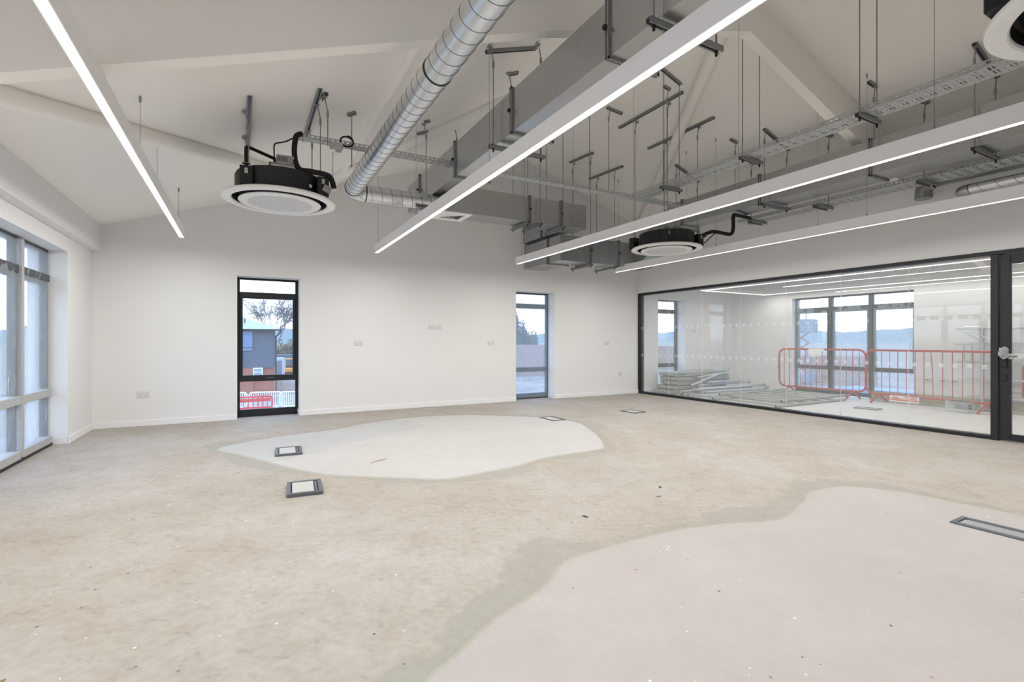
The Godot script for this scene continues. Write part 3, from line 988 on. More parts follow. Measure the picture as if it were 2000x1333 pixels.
# ---------------------------------------------------------------- cable trays
# perforated tray: floor w wide from a along dir, upstands h; holes are gaps between the cells
func tray(t: Node, a: Vector3, dir: Vector3, len: float, w: float, h: float) -> void:
	var r := Vector3.UP.cross(dir).normalized()
	var mb := MB.new()
	var cell := 0.0125
	var nl := int(len / cell)
	var nw := int(round(w / cell))
	for i in nl:
		var k := i % 8
		var u := i * cell
		var j := 0
		while j < nw:
			var hole := false
			if k == 1 or k == 3:   # slots across
				hole = j > 1 and j < nw - 2 and (j % 8) > 1
			elif k == 6:                    # round holes
				hole = j > 1 and j < nw - 2 and (j % 5) == 2
			if hole:
				j += 1
				continue
			var j0 := j
			while j < nw:
				var hh := false
				if k == 1 or k == 3: hh = j > 1 and j < nw - 2 and (j % 8) > 1
				elif k == 6: hh = j > 1 and j < nw - 2 and (j % 5) == 2
				if hh: break
				j += 1
			var p := a + dir * u + r * (j0 * cell); var q := a + dir * u + r * (j * cell)
			mb.quad(p, q, q + dir * cell, p + dir * cell, Vector3.DOWN)
			var up := Vector3(0, 0.0012, 0)
			mb.quad(p + up, q + up, q + dir * cell + up, p + dir * cell + up, Vector3.UP)
	part("perforated_base", mb, M.tray, t)
	for s in [0.0, w]:
		mb = MB.new()
		var o: Vector3 = a + r * s
		var up := Vector3.UP
		var sd := -r if s == 0.0 else r
		mb.quad(o, o + dir * len, o + dir * len + up * h * 0.4, o + up * h * 0.4, sd)
		mb.quad(o + up * h * 0.72, o + dir * len + up * h * 0.72, o + dir * len + up * h, o + up * h, sd)
		mb.quad(o + up * h, o + dir * len + up * h, o + dir * len + up * h - sd * 0.012, o + up * h - sd * 0.012, up)
		mb.quad(o, o + dir * len, o + dir * len + sd * 0.0012, o + sd * 0.0012, -up)
		var x := 0.0
		while x < len - 0.02:
			mb.quad(o + dir * x + up * h * 0.4, o + dir * (x + 0.02) + up * h * 0.4, o + dir * (x + 0.02) + up * h * 0.72, o + dir * x + up * h * 0.72, sd)
			x += 0.05
		part("slotted_upstand", mb, M.tray, t)

func build_trays() -> void:
	var t := thing("cable_tray", "wide perforated cable tray running along the room over a strip light", "cable tray", Vector3.ZERO)
	tray(t, Vector3(4.99, 3.30, -5.5), Vector3.BACK, 8.4, 0.25, 0.05)
	t = thing("cable_tray", "narrow perforated cable tray crossing the room above the round duct", "cable tray", Vector3.ZERO)
	tray(t, Vector3(0.50, 3.30, -5.5), Vector3.RIGHT, 5.75, 0.1, 0.045)
	# third tray by the glass screen
	t = thing("cable_tray", "long cable tray beside the ducts on the glass screen side", "cable tray", Vector3.ZERO)
	tray(t, Vector3(7.25, 3.175, -5.44), Vector3.BACK, 8.4, 0.34, 0.05)
	for z in [-5.2, -4.15, -2.9]:
		var b := MB.new()
		channel(b, Vector3(7.24, 3.15, z), Vector3(7.62, 3.15, z), 0.09, 0.045)
		part("support_channel", b, M.strut, t)
	for z in [-5.16, -3.96, -2.85]:
		hanger("single rod to the tray beside the glass screen, %s" % {-5.16: "farthest from the viewer", -3.96: "middle one", -2.85: "nearest the viewer"}[z], [7.19, z - 0.03, 7.27, z + 0.03], [[7.215, z]], 3.16, false)
	for z in [[-2.45, "nearest the viewer"], [-3.66, "beside the rafter frame"], [-4.86, "just short of the tray junction"]]:
		hanger("pair of long rods carrying the wide perforated tray, " + z[1], [4.94, z[0], 5.30, z[0]], [[4.965, z[0]], [5.265, z[0]]], 3.27, true, "tray_hanger", false)
	hanger("long rod holding the crossing tray beside the wide tray", [4.17, -5.5, 4.28, -5.5], [[4.22, -5.5]], 3.32, false, "tray_hanger")
	hanger("ceiling channel with rods behind the crossing tray, on the right slope", [4.98, -6.05, 5.22, -5.97], [[5.0, -6.03]], 3.55, false, "tray_hanger")
	hanger("tiny ceiling clip with a thin wire left of the round duct", [1.0, -5.6, 1.08, -5.55], [[1.04, -5.57]], 3.15, false, "tray_hanger", false)
	hanger("short ceiling clip with one rod above the tray junction", [5.18, -5.06, 5.28, -5.04], [[5.23, -5.05]], 3.32, false, "tray_hanger")
	# round ducts beyond the third tray
	t = thing("spiral_duct", "small round duct behind the tray on the glass screen side", "duct", Vector3.ZERO)
	var b := MB.new()
	b.tube([Vector3(7.78, 3.26, 3.0), Vector3(7.78, 3.26, -2.95)] + arc(Vector3(7.78, 3.13, -2.95), Vector3.UP, Vector3.FORWARD, 0.13, 5) + [Vector3(7.78, 3.05, -3.08)], 0.095, 32)
	part("duct_section", b, M.galv_dark, t)
	t = thing("spiral_duct", "thin round duct ending in an elbow near the glass screen corner", "duct", Vector3.ZERO)
	b = MB.new()
	b.tube([Vector3(7.74, 3.05, 3.0), Vector3(7.74, 3.05, -2.60)], 0.055, 28)
	part("duct_section", b, M.spiral, t)
	part("spiral_seam", seams(Vector3(7.74, 3.05, -2.55), Vector3.BACK, 30, 0.16, 0.055), M.seam, t)
	b = MB.new()
	b.tube(arc(Vector3(7.86, 3.05, -2.60), Vector3.LEFT, Vector3.FORWARD, 0.12, 6) + [Vector3(7.93, 3.02, -2.72)], 0.058, 28)
	part("elbow", b, M.galv, t)

# ---------------------------------------------------------------- cassettes
func hex_plate(R: float, pitch: float, hole: float) -> MB:
	# a plate of hexagonal cells, each with a round hole through it
	var mb := MB.new()
	var n := int(R / pitch) + 2
	for j in range(-n, n + 1):
		for i in range(-n, n + 1):
			var c := Vector3((i + 0.5 * (absi(j) % 2)) * pitch, 0, j * pitch * 0.866)
			if c.length() > R: continue
			for k in 6:
				var a0 := PI / 6 + PI / 3 * k; var a1 := a0 + PI / 3
				var rr := pitch / sqrt(3.0)
				var p := c + Vector3(cos(a0), 0, sin(a0)) * rr; var q := c + Vector3(cos(a1), 0, sin(a1)) * rr
				var p2 := c + Vector3(cos(a0), 0, sin(a0)) * hole; var q2 := c + Vector3(cos(a1), 0, sin(a1)) * hole
				mb.quad(p, q, q2, p2, Vector3.DOWN)
	return mb

func make_cassette(label: String, at: Vector3) -> Node3D:
	var o := thing("air_cassette", label, "air conditioner", at, "round ceiling air conditioners")
	var b := MB.new()
	b.lathe([Vector2(0.45, 0.045), Vector2(0.515, 0.034), Vector2(0.527, 0.022), Vector2(0.524, 0.010), Vector2(0.500, 0.0), Vector2(0.448, 0.0), Vector2(0.440, 0.008), Vector2(0.436, 0.02)], Vector3.ZERO, 96)
	part("fascia_ring", b, M.white, o, "white outer ring")
	b = MB.new()
	b.lathe([Vector2(0.4375, 0.018), Vector2(0.43, 0.075), Vector2(0.37, 0.075), Vector2(0.375, 0.006)], Vector3.ZERO, 96)
	part("outlet_slot", b, M.black, o, "dark ring shaped air outlet")
	b = MB.new()
	b.lathe([Vector2(0.36, 0.02), Vector2(0.380, 0.004), Vector2(0.382, -0.002), Vector2(0.374, -0.008), Vector2(0.31, -0.012), Vector2(0.295, -0.012)], Vector3.ZERO, 96)
	var gr := part("intake_panel", b, M.white, o, "white round intake panel")
	part("perforated_plate", hex_plate(0.302, 0.030, 0.0085), M.white, gr).position.y = -0.0125
	b = MB.new(); b.lathe([Vector2(0.35, 0.0), Vector2(0.0, 0.0)], Vector3.ZERO, 48)
	part("intake_filter", b, M.plate_dark, gr)
	b = MB.new()
	var pr := []
	for r in [[0.40, 0.045], [0.41, 0.06], [0.41, 0.235], [0.40, 0.25], [0.0, 0.25]]: pr.append(Vector2(r[0], r[1]))
	b.lathe(pr, Vector3.ZERO, 20)
	part("body", b, M.body, o, "black drum shaped body")
	for q in [[-0.29, 0.3], [0.34, 0.3], [-0.29, -0.38], [0.34, -0.38]]:
		b = MB.new()
		var l := Vector3(q[0], 0.13, q[1])
		b.box(l + Vector3(signf(q[0]) * 0.02, 0, 0), Vector3(0.11, 0.19, 0.11), 0.006)
		part("corner_block", b, M.body, o)
		b = MB.new()
		b.box(l + Vector3(signf(q[0]) * 0.02, 0.13, 0), Vector3(0.07, 0.006, 0.05), 0.001)
		part("fixing_lug", b, M.galv, o)
		b = MB.new()
		b.box(l + Vector3(signf(q[0]) * 0.02, 0.045, 0.058), Vector3(0.03, 0.05, 0.008), 0.001)
		part("clip", b, M.galv, o)
	return o

func pipe(called: String, pts: Array, r: float, m: Material, parent: Node, sides := 12) -> MeshInstance3D:
	var c := Curve3D.new()
	for i in pts.size():
		var p: Vector3 = pts[i]
		var tan := Vector3.ZERO
		if i > 0 and i < pts.size() - 1:
			var a: Vector3 = pts[i - 1]; var z: Vector3 = pts[i + 1]
			var d := minf((p - a).length(), (z - p).length()) * 0.3
			tan = ((p - a).normalized() + (z - p).normalized()).normalized() * d
		c.add_point(p, -tan, tan)
	c.bake_interval = 0.02
	var b := MB.new()
	b.tube(Array(c.tessellate(4, 3)), r, sides)
	return part(called, b, m, parent)

func build_cassettes() -> void:
	var o := make_cassette("round white cassette with black body on the left, below the round duct elbow", Vector3(0.335, 2.6, -5.53))
	var off := o.position
	# condensate pump on a grey shelf, pipes, cables
	var b := MB.new()
	b.span(Vector3(-0.10, 0.25, 0.0), Vector3(0.16, 0.258, 0.2))
	b.span(Vector3(-0.10, 0.258, 0.19), Vector3(0.16, 0.34, 0.2), 0.002)
	b.span(Vector3(-0.115, 0.334, 0.02), Vector3(0.17, 0.342, 0.21), 0.002)
	part("pump_shelf", b, M.galv, o, "grey sheet metal shelf")
	b = MB.new()
	b.box(Vector3(0.035, 0.395, 0.10), Vector3(0.17, 0.10, 0.13), 0.012)
	var pump := part("condensate_pump", b, mat(rgb8(176, 174, 170), 0.5), o, "small grey pump box with louvres")
	for k in 6:
		b = MB.new(); b.box(Vector3(-0.035 + k * 0.016, 0.40, 0.166), Vector3(0.007, 0.05, 0.003), 0.001)
		part("louvre", b, M.box_dark, pump)
	pipe("drain_pipe", [Vector3(-0.31, 0.17, 0.27), Vector3(-0.31, 0.44, 0.2), Vector3(-0.29, 0.455, 0.18), Vector3(-0.08, 0.41, 0.12), Vector3(-0.06, 0.40, 0.11), Vector3(-0.06, 0.33, 0.11)], 0.016, M.rubber, o)
	pipe("insulated_pipe", [Vector3(0.19, 0.735, 0.03), Vector3(0.14, 0.69, 0.06), Vector3(0.12, 0.55, 0.08), Vector3(0.125, 0.40, 0.15), Vector3(0.16, 0.29, 0.26), Vector3(0.26, 0.262, 0.34), Vector3(0.42, 0.24, 0.34), Vector3(0.47, 0.14, 0.30)], 0.026, M.rubber, o, 16)
	pipe("power_cable", [Vector3(0.16, 0.71, 0.03), Vector3(0.05, 0.63, 0.03), Vector3(-0.05, 0.585, 0.04), Vector3(-0.065, 0.54, 0.06), Vector3(-0.065, 0.42, 0.11)], 0.007, M.rubber, o, 8)
	pipe("white_flex", [Vector3(0.50, 0.60, 0.03), Vector3(0.49, 0.42, 0.08), Vector3(0.47, 0.25, 0.22), Vector3(0.45, 0.16, 0.30)], 0.006, M.white, o, 8)
	b = MB.new(); b.tube([Vector3(0.36, 0.12, 0.36), Vector3(0.43, 0.09, 0.36)], 0.035, 14)
	part("valve", b, M.plate_dark, o)
	b = MB.new(); b.box(Vector3(0.245, 0.12, 0.335), Vector3(0.03, 0.03, 0.004), 0.001, Basis(Vector3.UP, 0.65))
	part("rating_label", b, M.paper, o)
	b = MB.new()
	b.box(Vector3(0.86, 3.255, -5.445), Vector3(0.13, 0.075, 0.05), 0.006)
	b.box(Vector3(0.88, 3.215, -5.445), Vector3(0.06, 0.05, 0.02), 0.004)
	solo("junction_box", b, mat(rgb8(186, 186, 182), 0.5), "small grey junction box on the end of the crossing tray", "junction box")
	var loop := MB.new()
	var pts := []
	for i in 27:
		var a := TAU * 1.15 * i / 26.0 + 0.6
		pts.append(Vector3(0.965 + cos(a) * 0.065, 3.315 + sin(a) * 0.055, -5.445 + i * 0.001))
	loop.tube(pts, 0.009, 8)
	solo("cable_loop", loop, M.rubber, "loop of black cable on the crossing tray beside the round duct", "cable")
	hanger("left ceiling channel of the first cassette with its two rods", [0.05, -4.93, 0.045, -6.27], [[0.045, -5.23], [0.045, -5.91]], 2.86, false, "rod_hanger")
	hanger("right ceiling channel of the first cassette with its two rods", [0.63, -4.90, 0.63, -6.25], [[0.675, -5.23], [0.675, -5.91]], 2.86, false, "rod_hanger")
	hanger("short rod on the right cassette channel down to the tray end", [0.66, -5.12, 0.70, -5.0], [[0.72, -5.06]], 3.15, false, "rod_hanger")
	# second cassette
	o = make_cassette("round white cassette with dark blue black body by the rightmost strip light", Vector3(5.735, 2.6, -5.55))
	pipe("insulated_pipe", [Vector3(0.36, 0.15, 0.15), Vector3(0.50, 0.23, 0.22), Vector3(0.665, 0.30, 0.31), Vector3(0.80, 0.285, 0.36), Vector3(0.93, 0.265, 0.41), Vector3(0.965, 0.29, 0.43), Vector3(0.965, 0.37, 0.45), Vector3(0.965, 0.54, 0.45), Vector3(1.0, 0.575, 0.44), Vector3(1.5, 0.60, 0.35)], 0.027, M.rubber, o, 16)
	pipe("power_cable", [Vector3(0.36, 0.16, 0.25), Vector3(0.46, 0.10, 0.30), Vector3(0.60, 0.20, 0.32), Vector3(0.70, 0.28, 0.34)], 0.008, M.rubber, o, 8)
	b = MB.new(); b.tube([Vector3(0.42, 0.19, 0.19), Vector3(0.56, 0.25, 0.255)], 0.036, 14)
	part("valve", b, M.box_dark, o)
	hanger("left ceiling channel of the second cassette with its two rods", [5.42, -4.94, 5.42, -6.28], [[5.445, -5.25], [5.445, -5.93]], 2.86, false, "rod_hanger")
	hanger("right ceiling channel of the second cassette with its two rods", [6.065, -4.94, 6.065, -6.28], [[6.075, -5.25], [6.075, -5.93]], 2.86, false, "rod_hanger")
	# third, close to the viewer
	o = make_cassette("large round white cassette cut off by the top right corner", Vector3(3.22, 2.6, -0.48))
	hanger("two ceiling rods of the cassette in the top right corner", [3.22, -1.0, 3.22, 0.1], [[3.02, -0.20], [3.50, -0.20]], 2.86, false, "rod_hanger")

# ---------------------------------------------------------------- sockets, floor boxes, bits on the floor
func socket(x: float, y: float, double: bool, label: String, z := -8.6) -> void:
	var o := thing("wall_socket", label, "socket", Vector3(x, y, z), "wall sockets")
	var w := 0.146 if double else 0.086
	var b := MB.new(); b.box(Vector3(0, 0, 0.005), Vector3(w, 0.086, 0.01), 0.003)
	part("face_plate", b, M.plate, o)
	for s in ([-0.036, 0.036] if double else [0.0]):
		b = MB.new(); b.box(Vector3(s * 0.5, 0.025, 0.0115), Vector3(0.012, 0.018, 0.005), 0.002)
		part("switch", b, M.white, o)
		b = MB.new()
		b.box(Vector3(s, 0.0, 0.0102), Vector3(0.005, 0.010, 0.0012))
		b.box(Vector3(s - 0.011, -0.016, 0.0102), Vector3(0.008, 0.005, 0.0012))
		b.box(Vector3(s + 0.011, -0.016, 0.0102), Vector3(0.008, 0.005, 0.0012))
		part("pin_slots", b, M.box_dark, o)

func socket_x(z: float, y: float, double: bool, label: String) -> void:
	var o := thing("wall_socket", label, "socket", Vector3(11.28, y, z), "wall sockets")
	var w := 0.146 if double else 0.086
	var b := MB.new(); b.box(Vector3(-0.005, 0, 0), Vector3(0.01, 0.086, w), 0.003)
	part("face_plate", b, M.plate, o)
	b = MB.new(); b.box(Vector3(-0.0115, 0.02, 0), Vector3(0.005, 0.018, w * 0.4), 0.002)
	part("switch", b, M.plate_dark, o)

func floor_box(x: float, z: float, turn: float, w: float, l: float, label: String, rim := 0.012) -> void:
	var o := thing("floor_box", label, "floor box", Vector3(x, 0, z), "floor socket boxes")
	o.rotation.y = turn
	var b := MB.new()
	b.span(Vector3(-w / 2, 0, -l / 2), Vector3(w / 2, rim, -l / 2 + 0.03), 0.003)
	b.span(Vector3(-w / 2, 0, l / 2 - 0.03), Vector3(w / 2, rim, l / 2), 0.003)
	b.span(Vector3(-w / 2, 0, -l / 2 + 0.03), Vector3(-w / 2 + 0.03, rim, l / 2 - 0.03), 0.003)
	b.span(Vector3(w / 2 - 0.03, 0, -l / 2 + 0.03), Vector3(w / 2, rim, l / 2 - 0.03), 0.003)
	part("frame", b, M.box_frame, o, "grey plastic rim")
	b = MB.new()
	b.span(Vector3(-w / 2 + 0.03, 0, -l / 2 + 0.03), Vector3(w / 2 - 0.03, 0.004, l / 2 - 0.03))
	part("gasket", b, M.box_dark, o)
	b = MB.new()
	b.span(Vector3(-w / 2 + 0.038, 0.004, -l / 2 + 0.038), Vector3(w / 2 - 0.062, rim - 0.002, l / 2 - 0.038), 0.002)
	part("lid", b, M.lid_grey if w < 0.22 else M.lid, o, "grey infill lid" if w < 0.22 else "pale infill lid")
	b = MB.new()
	b.span(Vector3(w / 2 - 0.056, 0.004, -l / 2 + 0.05), Vector3(w / 2 - 0.036, rim - 0.003, l / 2 - 0.05), 0.002)
	part("cable_flap", b, M.box_frame, o)

func build_small_fixtures() -> void:
	socket(-1.237, 0.449, true, "double wall socket low on the far wall near the left corner")
	socket(1.716, 1.165, true, "double wall socket at waist height right of the clear window")
	socket(3.02, 1.452, true, "wider of the two plates side by side, highest on the far wall")
	socket(3.165, 1.454, false, "narrower of the two plates side by side, highest on the far wall")
	socket(4.22, 1.16, true, "double wall socket just left of the filmed narrow window")
	socket(7.073, 1.155, true, "double wall socket between the filmed narrow window and the glass screen")
	socket(7.47, 0.461, false, "single wall plate low down beside the glass screen")
	socket(9.83, 1.46, true, "double wall socket beside the narrow window of the meeting room")
	socket(9.62, 0.45, true, "double wall socket low behind the stacked platforms, the left one")
	socket(9.80, 0.45, false, "single plate low behind the stacked platforms, the right one")
	socket(10.98, 0.45, true, "double wall socket low in the corner behind the tube pile")
	socket(11.14, 0.45, false, "single plate low in the corner behind the tube pile")
	for s in [[-4.40, 0.455, true, "double socket on the outer wall, first of three behind the red barrier"], [-4.17, 0.45, true, "double socket on the outer wall, middle of three behind the red barrier"], [-4.0, 0.445, false, "single socket on the outer wall, last of three behind the red barrier"]]:
		socket_x(s[0], s[1], s[2], s[3])
	floor_box(0.435, -4.30, -0.08, 0.26, 0.37, "raised grey floor box left of the long screed patch, nearest the viewer", 0.028)
	floor_box(0.43, -5.82, -0.06, 0.26, 0.38, "grey floor box inside the left point of the long screed patch", 0.026)
	floor_box(4.18, -6.37, 0.03, 0.24, 0.38, "dark floor box at the far right rim of the long screed patch")
	floor_box(5.81, -6.37, 0.10, 0.27, 0.34, "dark floor box alone on the floor in front of the glass corner")
	floor_box(4.19, -1.26, 0.03, 0.20, 0.44, "floor box in the front right screed patch at the picture edge", 0.014)
	floor_box(9.71, -4.66, 0.15, 0.26, 0.37, "dark floor box on the meeting room floor behind the glass")
	# crumbs of wood and plaster
	var chips := [[1.19, -4.96, 0.22, 0.5, "thin wood splinter lying on the long screed patch"], [3.0, -2.97, 0.05, 1.2, "dark plaster crumb between the two screed patches, the upper one"], [2.81, -2.80, 0.06, 0.2, "brown wood crumb between the two screed patches, the lower one"], [2.05, -2.72, 0.05, 2.0, "small dark crumb at the left of the front screed patch rim"], [-0.76, -2.38, 0.05, 0.4, "brown wood chip at the left edge of the floor"]]
	for k in chips.size():
		var c = chips[k]
		var b := MB.new()
		var h := 0.004 if k != 0 else 0.003
		var y0 := 0.003 if k == 0 else 0.0
		b.prism([Vector2(-c[2] / 2, 0), Vector2(-c[2] * 0.1, -0.012), Vector2(c[2] / 2, -0.003), Vector2(c[2] * 0.2, 0.012)], Vector3.ZERO, Vector3.RIGHT, Vector3.BACK, Vector3(0, h, 0))
		var o := solo("wood_chip", b, mat(rgb8(150, 122, 92) if k in [0, 2, 4] else rgb8(70, 60, 52), 0.8), c[4], "debris", "crumbs on the floor")
		o.position = Vector3(c[0], y0, c[1]); o.rotation.y = c[3]
	# emergency light on the partition wall
	var e := thing("emergency_light", "small white emergency light high on the partition wall", "lamp", Vector3(8.0, 3.455, -3.51))
	var b := MB.new(); b.box(Vector3(-0.02, 0, 0), Vector3(0.04, 0.07, 0.16), 0.006)
	part("case", b, M.white, e)
	b = MB.new(); b.box(Vector3(-0.043, 0, 0), Vector3(0.008, 0.05, 0.13), 0.003)
	part("lens", b, M.paper, e)

# ---------------------------------------------------------------- the meeting room behind the glass
func barrier(o: Node3D, len: float, h: float, bars: int, m: Material, bent := -1) -> void:
	var r := 0.02
	var y0 := 0.17
	var cr := 0.14
	var b := MB.new()
	var pts := [Vector3(0, h - cr, 0)]
	pts = []
	for p in arc(Vector3(0, h - cr, cr), Vector3.FORWARD, Vector3.UP, cr, 6): pts.append(p)
	for p in arc(Vector3(0, h - cr, len - cr), Vector3.UP, Vector3.BACK, cr, 6): pts.append(p)
	for p in arc(Vector3(0, y0 + cr, len - cr), Vector3.BACK, Vector3.DOWN, cr, 6): pts.append(p)
	for p in arc(Vector3(0, y0 + cr, cr), Vector3.DOWN, Vector3.FORWARD, cr, 6): pts.append(p)
	pts.append(pts[0])
	b.tube(pts, r, 12, false)
	part("frame", b, m, o)
	for k in bars:
		b = MB.new()
		var z := len * (k + 1.0) / (bars + 1.0)
		var sw := 0.018 if k == bent else 0.0
		b.tube([Vector3(0, y0, z), Vector3(sw, h * 0.6, z - sw), Vector3(0, h, z - sw * 2.0)], 0.006, 6, false)
		part("bar", b, m, o)
	for z in [0.24, len - 0.24]:
		b = MB.new()
		b.tube([Vector3(-0.2, 0.012, z - 0.04), Vector3(0, y0, z), Vector3(0.2, 0.012, z + 0.04)], 0.017, 10)
		part("foot", b, m, o)
	for z in [[-0.02, 0.55], [len + 0.02, 0.45]]:
		b = MB.new()
		b.tube([Vector3(0, z[1], z[0]), Vector3(0, z[1] + 0.09, z[0])], 0.012, 8)
		part("coupling_hook", b, m, o)

func build_next_room() -> void:
	var o := thing("pedestrian_barrier", "red tubular barrier in front of the window with a sheet of paper on its rail", "barrier", Vector3(10.97, 0, -7.12), "red tubular barriers")
	barrier(o, 1.82, 1.02, 14, M.red)
	o = thing("pedestrian_barrier", "red tubular barrier nearest the door, one upright bent", "barrier", Vector3(10.90, 0, -5.26), "red tubular barriers")
	barrier(o, 2.12, 1.02, 14, M.red, 7)
	o.rotation.y = -0.09
	var b := MB.new()
	b.quad(Vector3(10.93, 1.03, -6.42), Vector3(10.93, 1.03, -6.08), Vector3(10.84, 0.93, -6.12), Vector3(10.82, 0.89, -6.36), Vector3(-1, 1, 0))
	b.quad(Vector3(10.82, 0.89, -6.36), Vector3(10.84, 0.93, -6.12), Vector3(10.83, 0.88, -6.10), Vector3(10.815, 0.85, -6.28), Vector3(-1, 0, 0))
	b.quad(Vector3(10.93, 1.031, -6.42), Vector3(10.93, 1.031, -6.08), Vector3(10.98, 1.0, -6.08), Vector3(10.98, 1.0, -6.40), Vector3(1, 1, 0))
	solo("paper_sheet", b, M.paper, "white sheet of paper draped over the red barrier rail", "paper")
	# stacked platform decks
	for k in 5:
		o = thing("platform_deck", ["grey scaffold platform at the bottom of the stack, pushed out to the left", "grey scaffold platform second from the bottom of the stack", "grey scaffold platform in the middle of the stack", "grey scaffold platform second from the top of the stack", "grey scaffold platform on top of the stack with a green sticker"][k], "scaffold platform", Vector3(8.57 - (0.22 if k == 0 else (0.08 if k == 1 else rng.randf_range(-0.02, 0.02))), 0.012 + k * 0.097, -8.24 + rng.randf_range(-0.012, 0.012)), "stacked scaffold platforms")
		b = MB.new()
		for s in [-1.0, 1.0]:
			b.span(Vector3(0, 0.012, s * 0.245), Vector3(1.75, 0.075, s * 0.262), 0.002)
			b.span(Vector3(0, 0.0, s * 0.235), Vector3(1.75, 0.014, s * 0.275), 0.003)
			b.span(Vector3(0, 0.070, s * 0.235), Vector3(1.75, 0.084, s * 0.275), 0.003)
		part("side_rail", b, M.alu_dirty, o)
		b = MB.new(); b.span(Vector3(0.02, 0.06, -0.245), Vector3(1.73, 0.078, 0.245))
		part("deck_board", b, M.alu_dirty, o)
		b = MB.new()
		b.span(Vector3(-0.02, 0.004, -0.25), Vector3(0.012, 0.08, 0.25), 0.006)
		b.span(Vector3(1.738, 0.004, -0.25), Vector3(1.77, 0.08, 0.25), 0.006)
		for z in [-0.16, 0.16]:
			b.box(Vector3(-0.035, 0.04, z), Vector3(0.05, 0.06, 0.06), 0.01)
		part("hook_end", b, M.alu_dirty, o)
		if k == 4:
			b = MB.new(); b.box(Vector3(0.16, 0.042, 0.264), Vector3(0.22, 0.045, 0.003))
			part("sticker", b, mat(rgb8(96, 160, 120), 0.5), o, "green sticker")
	# heap of tubes
	var heap := [[8.40, 0.030, -7.62, 2.5], [8.45, 0.030, -7.47, 2.6], [8.50, 0.030, -7.31, 2.2], [8.55, 0.030, -7.12, 1.7], [8.45, 0.030, -7.78, 2.4], [8.62, 0.090, -7.55, 2.5], [8.70, 0.090, -7.38, 2.1], [8.38, 0.090, -7.70, 2.2], [8.85, 0.145, -7.62, 2.3], [8.50, 0.145, -7.48, 2.0], [8.95, 0.205, -7.70, 1.9], [9.20, 0.265, -7.66, 1.2]]
	for k in heap.size():
		var h = heap[k]
		o = thing("scaffold_tube", "aluminium brace tube in the meeting room heap, " + ["on the floor, third from the glass", "on the floor, fourth from the glass", "on the floor, second from the frames", "on the floor beside the flat ladder frames", "on the floor, next to the stacked platforms", "second layer, middle one", "second layer, nearest the ladder frames", "second layer, nearest the platforms", "third layer, the long one", "third layer, nearest the viewer", "fourth layer from the floor", "short one lying on top"][k], "tube", Vector3(h[0], h[1], h[2]), "heaped scaffold tubes")
		o.rotation.y = rng.randf_range(-0.05, 0.05)
		b = MB.new(); b.tube([Vector3.ZERO, Vector3(h[3], rng.randf_range(0, 0.015), 0)], 0.025, 14, true, 0.82)
		part("tube", b, M.alu, o)
		for e in [0.05, h[3] - 0.06]:
			b = MB.new()
			b.box(Vector3(e, 0.0, 0), Vector3(0.1, 0.062, 0.058), 0.012)
			b.tube([Vector3(e, 0.0, -0.042), Vector3(e, 0, 0.042)], 0.014, 8)
			part("claw", b, M.alu_dirty, o)
	for q in [[9.15, 0.36, -7.9, 1.0, 0.05, 0.1, "brace tube sloping from the heap up to the stacked platforms"], [8.75, 0.2, -7.75, 0.85, 0.0, 0.22, "short brace tube leaning steeply on the tube heap"]]:
		o = thing("scaffold_tube", q[6], "tube", Vector3(q[0], q[1], q[2]))
		b = MB.new(); b.tube([Vector3.ZERO, Vector3(q[3], q[5], q[4])], 0.025, 14, true, 0.82)
		part("tube", b, M.alu, o)
	# frames lying on the floor
	for k in 2:
		o = thing("scaffold_ladder", ["aluminium ladder frame lying flat on the meeting room floor, the lower one", "aluminium ladder frame lying flat on top of the other"][k], "scaffold frame", Vector3(8.45 + k * 0.35, 0.028 + k * 0.056, -5.50 - k * 0.12))
		for z in [0.0, -1.35]:
			b = MB.new(); b.tube([Vector3(-0.08, 0, z), Vector3(2.15, 0, z)], 0.027, 14, true, 0.82)
			part("rail", b, M.alu_dirty, o)
		for q in 5:
			b = MB.new(); b.tube([Vector3(0.12 + q * 0.45, 0, 0.0), Vector3(0.12 + q * 0.45, 0, -1.35)], 0.02, 12)
			part("rung", b, M.alu_dirty, o)
		b = MB.new()
		b.box(Vector3(2.02, 0, 0), Vector3(0.12, 0.055, 0.07), 0.01); b.box(Vector3(2.02, 0, -1.35), Vector3(0.12, 0.055, 0.07), 0.01)
		part("joint_collar", b, M.alu_dirty, o)
	# frames standing against the outer wall
	for k in 2:
		o = thing("scaffold_ladder", ["tall aluminium tower frame leaning on the outer wall behind the door, front one", "tall aluminium tower frame leaning on the outer wall behind the door, rear one"][k], "scaffold frame", Vector3(11.02 + k * 0.1, 0, -3.9 + k * 0.12))
		for y in [1.42, 1.15, 0.84, 0.55, 0.25]:
			b = MB.new(); b.tube([Vector3(0.0, y - 0.002, 0.0 if y > 0.6 else 0.15), Vector3(0.0, y, 1.9)], 0.024 if y > 1.3 else 0.016, 12, true, 0.8)
			part("rail", b, M.alu, o)
		for z in [0.36, 0.52, 1.15, 1.6]:
			b = MB.new(); b.tube([Vector3(0.0, 0.0, z), Vector3(0.0, 1.42, z)], 0.027, 12, true, 0.8)
			part("upright", b, M.alu, o)
		if k == 0:
			for z in [0.06, 0.2]:
				b = MB.new(); b.tube([Vector3(-0.03, 1.40, z), Vector3(-0.03, 1.17, z + 0.33)], 0.012, 8)
				part("brace", b, M.alu, o)
			b = MB.new(); b.box(Vector3(0, 1.42, 0.22), Vector3(0.06, 0.065, 0.22), 0.012)
			part("collar", b, M.alu, o)
			for z in [0.12, 0.22]:
				b = MB.new(); b.tube([Vector3(0, 0.84, z), Vector3(0, 1.15, z)], 0.012, 8)
				part("spacer", b, M.alu, o)
	# plank, sign, tub
	o = thing("toe_board", "grey timber board lying along the outer wall under the red barrier", "board", Vector3(11.16, 0, -5.3))
